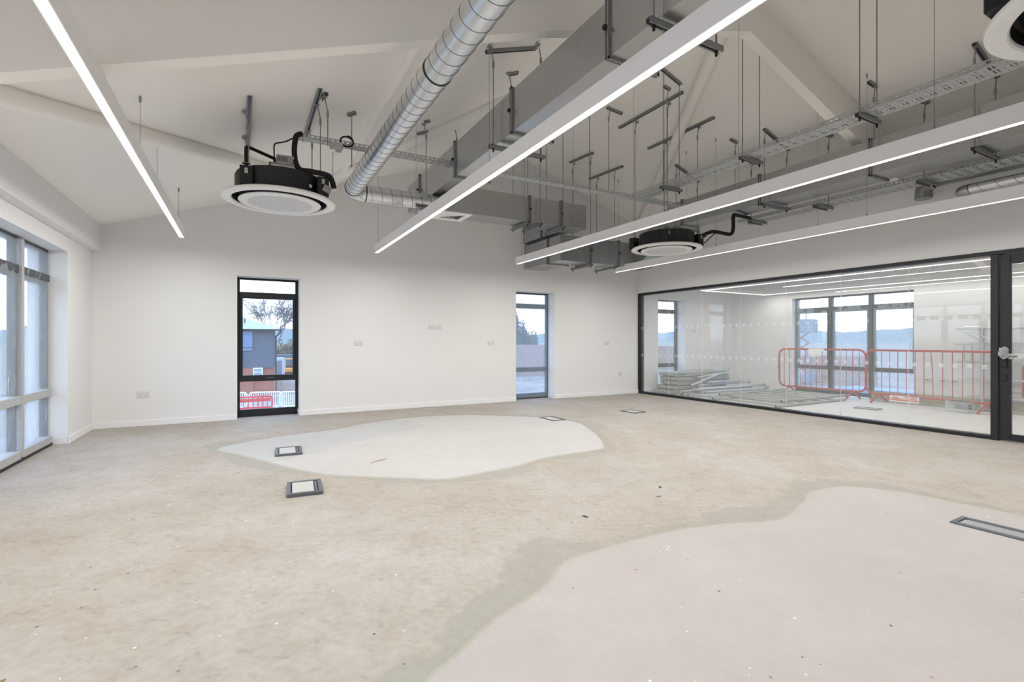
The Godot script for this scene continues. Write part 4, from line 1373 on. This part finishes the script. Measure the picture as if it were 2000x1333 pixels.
	b = MB.new(); b.prism([Vector2(-0.02, 0.0), Vector2(0.05, 0.0), Vector2(0.10, 0.19), Vector2(0.07, 0.19)], Vector3.ZERO, Vector3.RIGHT, Vector3.UP, Vector3(0, 0, 2.5))
	part("plank", b, M.wood, o)
	b = MB.new(); b.span(Vector3(-0.10, 0.0, 0.1), Vector3(-0.03, 0.05, 2.6), 0.004)
	part("batten", b, M.alu_dirty, o)
	o = thing("warning_sign", "small red and white notice hanging on the lower rail of the barrier", "sign", Vector3(10.74, 0.07, -4.55))
	b = MB.new(); b.box(Vector3(0, 0.05, 0), Vector3(0.004, 0.115, 0.46), 0.001)
	part("plate", b, M.paper, o)
	for q in [[0.087, 0.016, 0.2, 0.10], [0.055, 0.012, 0.4, 0.0], [0.028, 0.020, 0.44, 0.0], [0.075, 0.02, 0.10, -0.14]]:
		b = MB.new(); b.box(Vector3(-0.003, q[0], q[3]), Vector3(0.002, q[1], q[2]))
		part("red_print", b, mat(rgb8(214, 88, 76), 0.5), o)
	o = thing("plastic_tub", "clear plastic tub of tools beside the right foot of the barrier", "tub", Vector3(10.62, 0, -3.70))
	b = MB.new()
	for s in [[0, -0.15, 0.26, 0.01], [0, 0.15, 0.26, 0.01], [-0.13, 0, 0.01, 0.3], [0.13, 0, 0.01, 0.3]]:
		b.box(Vector3(s[0], 0.1, s[1]), Vector3(s[2], 0.19, s[3]), 0.003)
	b.box(Vector3(0, 0.008, 0), Vector3(0.26, 0.012, 0.3))
	part("tub_shell", b, M.tub, o)
	o = thing("hand_tool", "black and grey power tool case lying in the clear tub", "tool", Vector3(10.62, 0.02, -3.68))
	b = MB.new(); b.box(Vector3(-0.03, 0.06, 0.03), Vector3(0.12, 0.05, 0.2), 0.01)
	part("case", b, M.box_dark, o)
	b = MB.new(); b.box(Vector3(-0.03, 0.11, 0.02), Vector3(0.13, 0.04, 0.22), 0.01)
	part("case_lid", b, M.box_frame, o)
	b = MB.new(); b.box(Vector3(-0.02, 0.16, -0.02), Vector3(0.10, 0.03, 0.24), 0.01)
	part("grip", b, M.black, o)
	# red extinguisher by the door
	o = thing("fire_extinguisher", "red fire point cylinder seen through the glass door beside its stile", "fire extinguisher", Vector3(11.19, 0.28, -3.02))
	b = MB.new()
	b.lathe([Vector2(0.0, 0.62), Vector2(0.03, 0.62), Vector2(0.035, 0.56), Vector2(0.075, 0.50), Vector2(0.08, 0.46), Vector2(0.08, 0.02), Vector2(0.07, 0.0), Vector2(0.0, 0.0)], Vector3.ZERO, 28)
	part("cylinder", b, mat(rgb8(200, 58, 50), 0.4), o)
	pipe("hose", [Vector3(0.03, 0.60, 0.02), Vector3(0.05, 0.56, 0.12), Vector3(0.02, 0.36, 0.15), Vector3(0.0, 0.22, 0.12)], 0.01, M.rubber, o, 8)
	b = MB.new(); b.span(Vector3(0.075, 0.3, -0.05), Vector3(0.09, 0.5, 0.05), 0.002)
	part("wall_bracket", b, M.box_dark, o)

# ---------------------------------------------------------------- outdoors
func hill(mb: MB, p0: Vector3, p1: Vector3, depth: float, h: float, sd: int, rough: float) -> void:
	# a ridge between p0 and p1, rising to h and falling behind
	var f := FastNoiseLite.new(); f.seed = sd; f.frequency = 1.0; f.fractal_octaves = 4
	var n := 160
	var m := 14
	var along := (p1 - p0)
	var back := along.normalized().cross(Vector3.UP)
	if back.dot(p0) < 0: back = -back
	back.y = 0
	var P := []
	for j in m + 1:
		var row := []
		for i in n + 1:
			var u := float(i) / n; var w := float(j) / m
			var prof := sin(minf(w * 1.15, 1.0) * PI * 0.5) if w < 0.87 else cos((w - 0.87) / 0.13 * PI * 0.45)
			var y := (h * (0.82 + 0.35 * f.get_noise_2d(u * 6.0, 3.0)) + f.get_noise_2d(u * 60.0, w * 9.0) * rough) * prof
			row.append(p0 + along * u + back * depth * w + Vector3(0, y, 0))
		P.append(row)
	for j in m:
		for i in n:
			mb.quad(P[j][i], P[j][i + 1], P[j + 1][i + 1], P[j + 1][i], Vector3.UP)

func branch(mb: MB, p: Vector3, d: Vector3, len: float, r: float, depth: int, g: RandomNumberGenerator) -> void:
	var q := p + d * len * 0.5 + Vector3(g.randf_range(-1, 1), 0, g.randf_range(-1, 1)) * len * 0.04
	var e := p + d * len
	mb.tube([p, q, e], r, 4 if depth > 1 else 6, false)
	if depth >= 7: return
	var k := 3 if depth < 5 else 2
	for i in k:
		var ax := Vector3(g.randf_range(-1, 1), g.randf_range(-0.2, 0.2), g.randf_range(-1, 1)).normalized()
		var nd := d.rotated(ax, g.randf_range(0.2, 0.6)).normalized()
		if depth < 4: nd = (nd + Vector3(0, 0.22, 0)).normalized()
		else: nd = (nd + Vector3(0, -0.12, 0)).normalized()
		var t := g.randf_range(0.55, 1.0)
		branch(mb, p + d * len * t, nd, len * g.randf_range(0.62, 0.82), maxf(r * 0.64, 0.017), depth + 1, g)

func bush(size: Vector3, n: int, leaf: float, sd: int) -> MB:
	var g := RandomNumberGenerator.new(); g.seed = sd
	var mb := MB.new()
	for i in n:
		var d := Vector3(g.randfn(), absf(g.randfn()) * 0.9, g.randfn()).normalized() * pow(g.randf(), 0.35)
		d *= 0.85 + 0.2 * sin(d.x * 9.0 + sd) * cos(d.z * 7.0)
		var c := Vector3(d.x * size.x, d.y * size.y, d.z * size.z)
		var a := Vector3(g.randfn(), g.randfn(), g.randfn()).normalized() * leaf
		var b := a.cross(Vector3(g.randfn(), g.randfn(), g.randfn())).normalized() * leaf * 0.6
		mb.quad(c - a, c - b * 0.8, c + a, c + b * 0.8, Vector3.UP + d)
	return mb

func plastic_barrier(o: Node3D, len: float, h: float, bars: int, m: Material) -> void:
	var b := MB.new()
	var cr := 0.2
	var pts := []
	for p in arc(Vector3(cr, h - cr, 0), Vector3.LEFT, Vector3.UP, cr, 5): pts.append(p)
	for p in arc(Vector3(len - cr, h - cr, 0), Vector3.UP, Vector3.RIGHT, cr, 5): pts.append(p)
	for p in arc(Vector3(len - cr, 0.12 + cr, 0), Vector3.RIGHT, Vector3.DOWN, cr, 5): pts.append(p)
	for p in arc(Vector3(cr, 0.12 + cr, 0), Vector3.DOWN, Vector3.LEFT, cr, 5): pts.append(p)
	pts.append(pts[0])
	b.tube(pts, 0.05, 8, false)
	part("frame", b, m, o)
	for k in bars:
		b = MB.new()
		var x := len * (k + 1.0) / (bars + 1.0)
		b.box(Vector3(x, h * 0.5 + 0.06, 0), Vector3(0.045, h - 0.14, 0.04), 0.006)
		part("bar", b, m, o)
	for x in [0.3, len - 0.3]:
		b = MB.new(); b.box(Vector3(x, 0.06, 0), Vector3(0.1, 0.12, 0.5), 0.02)
		part("foot", b, m, o)

func build_outdoors() -> void:
	var mud := tri_tex(mat(Color.WHITE, 0.9), noise_tex(0.02, rgb8(120, 112, 104), rgb8(176, 170, 164), 51), 0.06)
	var b := MB.new()
	b.span(Vector3(-120, -3.4, -160), Vector3(130, -3.0, -9.6))
	b.span(Vector3(12.2, -3.4, -9.6), Vector3(130, -3.0, 40))
	b.span(Vector3(-120, -3.4, -9.6), Vector3(-2.6, -3.0, 40))
	solo("ground", b, mud, "muddy grey building site ground outside the windows", "ground", "", "structure")
	# far hills and fields
	b = MB.new()
	hill(b, Vector3(-300, -4, -560), Vector3(700, -4, -420), 260, 22.0, 3, 2.5)
	hill(b, Vector3(430, -4, -560), Vector3(560, -4, 250), 240, 22.0, 4, 2.5)
	solo("hills", b, tri_tex(mat(Color.WHITE, 0.95), noise_tex(0.04, rgb8(96, 112, 110), rgb8(138, 152, 150), 52), 0.02), "hazy blue green wooded hills on the horizon", "hills", "", "structure")
	b = MB.new()
	b.quad(Vector3(-300, -3.2, -120), Vector3(130, -3.2, -120), Vector3(500, -1.2, -430), Vector3(-300, -1.2, -560), Vector3.UP)
	b.quad(Vector3(100, -3.2, -200), Vector3(100, -3.2, 100), Vector3(440, -0.4, 250), Vector3(440, -0.4, -480), Vector3.UP)
	solo("field", b, tri_tex(mat(Color.WHITE, 0.95), noise_tex(0.03, rgb8(128, 124, 112), rgb8(158, 152, 138), 53), 0.03), "bare brown grey fields beyond the fence", "field", "", "structure")
	# slate clad house
	var t := thing("clad_house", "house with slate grey cladding over a brick ground floor outside the clear window", "house", Vector3(0, 0, 0))
	var brick := tri_tex(mat(Color.WHITE, 0.9), noise_tex(0.12, rgb8(150, 92, 78), rgb8(186, 128, 108), 54), 0.6)
	b = MB.new()
	b.span(Vector3(-12, -3.0, -54), Vector3(0.66, -0.85, -42.8))
	b.span(Vector3(0.66, -3.0, -54), Vector3(2.16, -0.85, -43.0))
	part("brick_wall", b, brick, t)
	var slate := mat(rgb8(82, 94, 112), 0.7)
	for k in 20:
		b = MB.new()
		var y := -0.85 + k * 0.15
		b.prism([Vector2(0, 0), Vector2(0.035, 0), Vector2(0.015, 0.155), Vector2(0, 0.155)], Vector3(-12.0, y, -42.8), Vector3.BACK, Vector3.UP, Vector3(14.2, 0, 0))
		part("cladding_board", b, slate, t)
	b = MB.new(); b.span(Vector3(-12, -0.85, -54), Vector3(2.18, 2.15, -42.8))
	part("upper_wall", b, slate, t)
	b = MB.new()
	var e0 := Vector3(-12.4, 2.12, -42.4); var e1 := Vector3(2.6, 2.12, -42.4); var e2 := Vector3(2.6, 2.12, -54.4); var e3 := Vector3(-12.4, 2.12, -54.4)
	var r0 := Vector3(-9, 4.1, -48.4); var r1 := Vector3(-2.6, 4.1, -48.4)
	b.quad(e0, e1, r1, r0, Vector3(0, 1, 1)); b.quad(e3, e2, r1, r0, Vector3(0, 1, -1))
	var mm := Vector3(1, 1, 0).normalized()
	b.tri(e1, e2, r1, mm, mm, mm); b.tri(e0, e3, r0, -mm + Vector3(0, 1.4, 0), -mm + Vector3(0, 1.4, 0), -mm + Vector3(0, 1.4, 0))
	b.quad(e0, e1, e2, e3, Vector3.DOWN)
	var rf := part("roof", b, mat(rgb8(176, 184, 194), 0.5, 0.2), t, "pale grey metal hipped roof")
	b = MB.new(); b.bar(Vector3(-12.4, 2.06, -42.35), Vector3(2.66, 2.06, -42.35), 0.12, 0.12)
	part("gutter", b, M.box_dark, rf)
	b = MB.new(); b.tube([Vector3(0.1, 2.4, -44.0), Vector3(0.1, 3.0, -44.0)], 0.06, 8)
	part("vent_pipe", b, M.box_frame, rf)
	b = MB.new(); b.tube([Vector3(2.55, 2.0, -42.4), Vector3(2.55, 1.85, -42.4), Vector3(2.25, 1.55, -42.7), Vector3(2.25, -2.9, -42.7)], 0.05, 8, false)
	part("downpipe", b, M.box_dark, t)
	var wn := MB.new()
	wn.span(Vector3(0.66, -1.75, -42.78), Vector3(1.34, -0.86, -42.70))
	var wf := part("window", wn, M.white, t, "small white framed window in the brick")
	b = MB.new(); b.span(Vector3(0.74, -1.68, -42.70), Vector3(1.26, -1.22, -42.68))
	part("pane", b, mat(rgb8(150, 164, 176), 0.2), wf)
	b = MB.new(); b.span(Vector3(0.74, -1.16, -42.70), Vector3(1.26, -0.94, -42.68))
	part("pane", b, mat(rgb8(150, 164, 176), 0.2), wf)
	b = MB.new(); b.span(Vector3(-1.2, 0.42, -42.79), Vector3(0.68, 2.0, -42.72))
	wf = part("window", b, mat(rgb8(60, 66, 76), 0.4), t, "wide blue grey upper window")
	for q in [[-1.14, 0.72], [-0.2, 0.72]]:
		b = MB.new(); b.span(Vector3(q[0], q[1], -42.72), Vector3(q[0] + 0.82, 1.94, -42.70))
		part("pane", b, mat(rgb8(112, 140, 176), 0.15), wf)
		b = MB.new(); b.span(Vector3(q[0], 0.47, -42.72), Vector3(q[0] + 0.82, 0.66, -42.70))
		part("pane", b, mat(rgb8(112, 140, 176), 0.15), wf)
	# trees
	var g := RandomNumberGenerator.new(); g.seed = 17
	t = thing("bare_tree", "tall leafless birch rising behind the slate clad house", "tree", Vector3(5.2, -3.0, -105))
	b = MB.new(); b.tube([Vector3.ZERO, Vector3(0.1, 3.6, 0)], 0.2, 8, false)
	part("trunk", b, mat(rgb8(122, 116, 112), 0.9), t)
	b = MB.new()
	for k in 6:
		branch(b, Vector3(0.05, 3.0 + k * 0.25, 0), Vector3(cos(k * 2.4) * 0.55, 1, sin(k * 2.4) * 0.55).normalized(), 2.9 + 0.12 * k, 0.075, 1, g)
	part("branches", b, mat(rgb8(108, 106, 110), 0.9), t)
	var twig := mat(rgb8(122, 116, 98), 0.95)
	var banks := [[Vector3(5.2, -3, -84), Vector3(2.6, 4.4, 2.2), "brown scrub bush right of the slate clad house, nearest it"], [Vector3(7.6, -3, -82), Vector3(2.8, 5.9, 2.2), "tall brown scrub bush at the right edge of the clear window"], [Vector3(1.6, -3, -96), Vector3(3.0, 5.6, 2.2), "brown scrub bush peeping over the house roof"], [Vector3(11.0, -3, -84), Vector3(3.0, 6.3, 2.5), "brown scrub bush hidden mostly by the wall right of the clear window"]]
	for k in banks.size():
		var q = banks[k]
		t = thing("scrub_bush", q[2], "bush", q[0], "scrub behind the site")
		part("twigs", bush(q[1], 5200, 0.16, 90 + k), twig, t)
	var ever := mat(rgb8(72, 92, 92), 0.9)
	var trees2 := [[Vector3(28.6, -3, -54.5), Vector3(2.6, 9.6, 2.3), "dark evergreen at the left of the narrow filmed window"], [Vector3(30.6, -3, -55.2), Vector3(2.1, 8.2, 1.6), "dark evergreen in the middle of the narrow filmed window"], [Vector3(33.0, -3, -56.5), Vector3(2.6, 6.2, 1.6), "lower blue green bush at the right of the narrow filmed window"]]
	for k in trees2.size():
		var q = trees2[k]
		t = thing("evergreen_tree", q[2], "tree", q[0], "evergreens behind the hoarding")
		part("foliage", bush(q[1], 11000, 0.17, 70 + k), ever, t)
	# hoarding seen in the narrow window, and timber fence seen from the meeting room
	t = thing("site_hoarding", "brown site hoarding in front of the evergreens", "fence", Vector3.ZERO)
	board_fence(t, Vector3(26.5, -3.0, -53.0), Vector3(36.0, -3.0, -49.0), 3.75, 0.6, tri_tex(mat(Color.WHITE, 0.85), noise_tex(0.05, rgb8(146, 122, 116), rgb8(170, 148, 142), 55), 0.4), 0.0)
	var timber := tri_tex(mat(Color.WHITE, 0.85), noise_tex(0.08, rgb8(132, 112, 98), rgb8(178, 158, 140), 56), 0.5)
	t = thing("timber_fence", "upright timber board fence beyond the meeting room windows", "fence", Vector3.ZERO)
	board_fence(t, Vector3(50.5, -3.0, -56.0), Vector3(61.5, -3.0, -49.0), 3.45, 0.22, timber, 0.03)
	t = thing("timber_fence", "upright timber board fence beyond the wide meeting room window", "fence", Vector3.ZERO)
	board_fence(t, Vector3(50.0, -3.0, -30.0), Vector3(52.0, -3.0, -24.0), 2.75, 0.2, timber, 0.03)
	# site fence on the right of the house
	t = thing("mesh_fence", "pale mesh site fence behind the white plastic barriers", "fence", Vector3.ZERO)
	board_fence(t, Vector3(2.3, -3.0, -44.6), Vector3(5.2, -3.0, -43.4), 0.95, 0.12, mat(rgb8(190, 176, 172), 0.8), 0.03)
	# plastic barriers
	for k in 3:
		t = thing("plastic_barrier", ["white plastic barrier outside the clear window, left one", "white plastic barrier outside the clear window, middle one", "white plastic barrier outside the clear window, right one"][k], "barrier", Vector3([-1.6, 0.33, 2.0][k], -3.0, [-34.9, -34.4, -33.9][k]), "white plastic barriers")
		t.rotation.y = -0.22
		plastic_barrier(t, 1.85, 1.02, 14, M.white)
	t = thing("plastic_barrier", "red plastic barrier standing in front of the white ones", "barrier", Vector3(-0.75, -3.0, -33.2))
	t.rotation.y = 0.06
	plastic_barrier(t, 2.3, 0.86, 8, mat(rgb8(214, 62, 62), 0.5))
	b = MB.new(); b.box(Vector3(1.15, 0.66, 0), Vector3(2.1, 0.2, 0.08), 0.02); b.box(Vector3(1.15, 0.17, 0), Vector3(2.1, 0.18, 0.08), 0.02)
	part("rail_panel", b, mat(rgb8(214, 62, 62), 0.5), t)
	t = thing("plastic_barrier", "red plastic barrier low in the meeting room narrow window", "barrier", Vector3(20.9, -3.0, -20.4))
	t.rotation.y = -0.4
	plastic_barrier(t, 2.3, 1.0, 8, mat(rgb8(214, 62, 62), 0.5))
	b = MB.new(); b.box(Vector3(1.15, 0.7, 0), Vector3(2.1, 0.3, 0.08), 0.02)
	part("rail_panel", b, mat(rgb8(214, 62, 62), 0.5), t)
	# digger and cabin
	t = thing("mini_digger", "small orange digger parked among grey site plant", "digger", Vector3(4.75, -3.0, -64.8))
	var orange := mat(rgb8(226, 150, 60), 0.5)
	for s in [-0.6, 0.6]:
		b = MB.new(); b.prism([Vector2(-0.9, 0.15), Vector2(-0.7, 0), Vector2(0.7, 0), Vector2(0.9, 0.15), Vector2(0.8, 0.42), Vector2(-0.8, 0.42)], Vector3(0, 0, s - 0.16), Vector3.RIGHT, Vector3.UP, Vector3(0, 0, 0.32))
		part("track", b, M.black, t)
	b = MB.new(); b.span(Vector3(-0.8, 0.45, -0.7), Vector3(0.75, 0.95, 0.7), 0.08)
	part("engine_body", b, orange, t)
	b = MB.new()
	for q in [[-0.35, -0.5], [0.6, -0.5], [-0.35, 0.5], [0.6, 0.5]]: b.span(Vector3(q[0] - 0.05, 0.95, q[1] - 0.05), Vector3(q[0] + 0.05, 2.0, q[1] + 0.05))
	b.span(Vector3(-0.45, 2.0, -0.6), Vector3(0.7, 2.1, 0.6), 0.03)
	part("cab_frame", b, orange, t)
	b = MB.new(); b.bar(Vector3(0.8, 0.9, 0), Vector3(1.6, 2.1, 0), 0.16, 0.2); b.bar(Vector3(1.6, 2.1, 0), Vector3(2.3, 1.1, 0), 0.14, 0.16)
	part("arm", b, orange, t)
	b = MB.new(); b.prism([Vector2(-0.1, 0), Vector2(0.35, 0.1), Vector2(0.3, 0.5), Vector2(0.0, 0.55)], Vector3(2.1, 0.55, -0.25), Vector3.RIGHT, Vector3.UP, Vector3(0, 0, 0.5))
	part("bucket", b, M.black, t)
	t = thing("site_cabin", "pale grey box shaped site container left of the orange digger", "container", Vector3(2.9, -3.0, -62.0))
	b = MB.new(); b.span(Vector3(-0.6, 0.1, -1.2), Vector3(1.2, 2.3, 1.2), 0.03)
	part("shell", b, mat(rgb8(186, 192, 198), 0.6), t)
	b = MB.new(); b.span(Vector3(0.1, 0.2, 1.2), Vector3(0.9, 2.0, 1.24))
	part("door", b, mat(rgb8(120, 126, 134), 0.6), t)
	t = thing("flatbed_truck", "dark grey truck parked behind the digger", "truck", Vector3(4.0, -3.0, -72.0))
	b = MB.new(); b.span(Vector3(-1.6, 0.9, -1.1), Vector3(3.4, 2.4, 1.1), 0.05)
	part("load_box", b, mat(rgb8(86, 96, 108), 0.6), t)
	b = MB.new(); b.prism([Vector2(3.5, 0.6), Vector2(5.2, 0.6), Vector2(5.2, 1.5), Vector2(4.6, 2.5), Vector2(3.5, 2.5)], Vector3(0, 0, -1.0), Vector3.RIGHT, Vector3.UP, Vector3(0, 0, 2.0))
	part("cab", b, mat(rgb8(60, 68, 80), 0.4), t)
	for x in [-0.8, 0.4, 4.4]:
		b = MB.new(); b.tube([Vector3(x, 0.45, 0.85), Vector3(x, 0.45, 1.12)], 0.45, 18)
		part("wheel", b, M.black, t)
	# things beyond the wide window
	for k in 5:
		b = MB.new(); b.box(Vector3.ZERO, Vector3(2.2, 0.178, 4.6), 0.02)
		var s := solo("stacked_sheet", b, mat(rgb8(112, 150, 196), 0.5), ["blue sheet at the bottom of the stack outside the wide window", "blue sheet second from the bottom of the stack outside the wide window", "blue sheet in the middle of the stack outside the wide window", "blue sheet second from the top of the stack outside the wide window", "topmost blue sheet of the stack outside the wide window"][k], "sheet", "stacked blue sheets")
		s.position = Vector3(38.5 + 0.1 * (k % 2), -2.91 + k * 0.18, -17.6)
	t = thing("access_lift", "blue grey access platform raised on a scissor mast outside the wide window", "lift", Vector3(48.0, -3.0, -28.9))
	var steel := mat(rgb8(104, 124, 142), 0.5)
	b = MB.new(); b.span(Vector3(-1.1, 0.3, -1.0), Vector3(1.1, 1.0, 1.0), 0.05)
	part("chassis", b, steel, t)
	for k in 4:
		b = MB.new()
		b.bar(Vector3(0.0, 1.0 + k * 1.0, -0.7), Vector3(0.0, 2.0 + k * 1.0, 0.7), 0.12, 0.12, Vector3.RIGHT)
		b.bar(Vector3(0.15, 1.0 + k * 1.0, 0.7), Vector3(0.15, 2.0 + k * 1.0, -0.7), 0.12, 0.12, Vector3.RIGHT)
		part("scissor_arm", b, mat(rgb8(150, 84, 92), 0.5), t)
	b = MB.new(); b.span(Vector3(-0.9, 5.0, -1.1), Vector3(0.9, 6.3, 1.1), 0.05)
	part("basket", b, steel, t)
	b = MB.new()
	for z in [-1.0, 0.0, 1.0]: b.bar(Vector3(-0.9, 6.3, z), Vector3(-0.9, 7.2, z), 0.07, 0.07)
	b.bar(Vector3(-0.9, 7.2, -1.1), Vector3(-0.9, 7.2, 1.1), 0.07, 0.07)
	part("guard_rail", b, steel, t)

func board_fence(t: Node, a: Vector3, c: Vector3, h: float, w: float, m: Material, gap: float) -> void:
	var d := (c - a).normalized()
	var n := int((c - a).length() / w)
	for k in n:
		var b := MB.new()
		var p := a + d * (w * (k + 0.5)) + Vector3(0, h * 0.5, 0)
		var side := d.cross(Vector3.UP)
		b.box(p + side * (0.012 if k % 2 == 0 else -0.012), Vector3(w - gap, h + (0.0 if gap == 0.0 else rng.randf_range(-0.02, 0.02)), 0.03), 0.004, Basis(d, Vector3.UP, -side))
		part("board", b, m, t)
	for y in [0.25, 0.75]:
		var b := MB.new()
		b.bar(a + Vector3(0, h * y, 0) , c + Vector3(0, h * y, 0), 0.05, 0.08)
		part("rail", b, m, t)
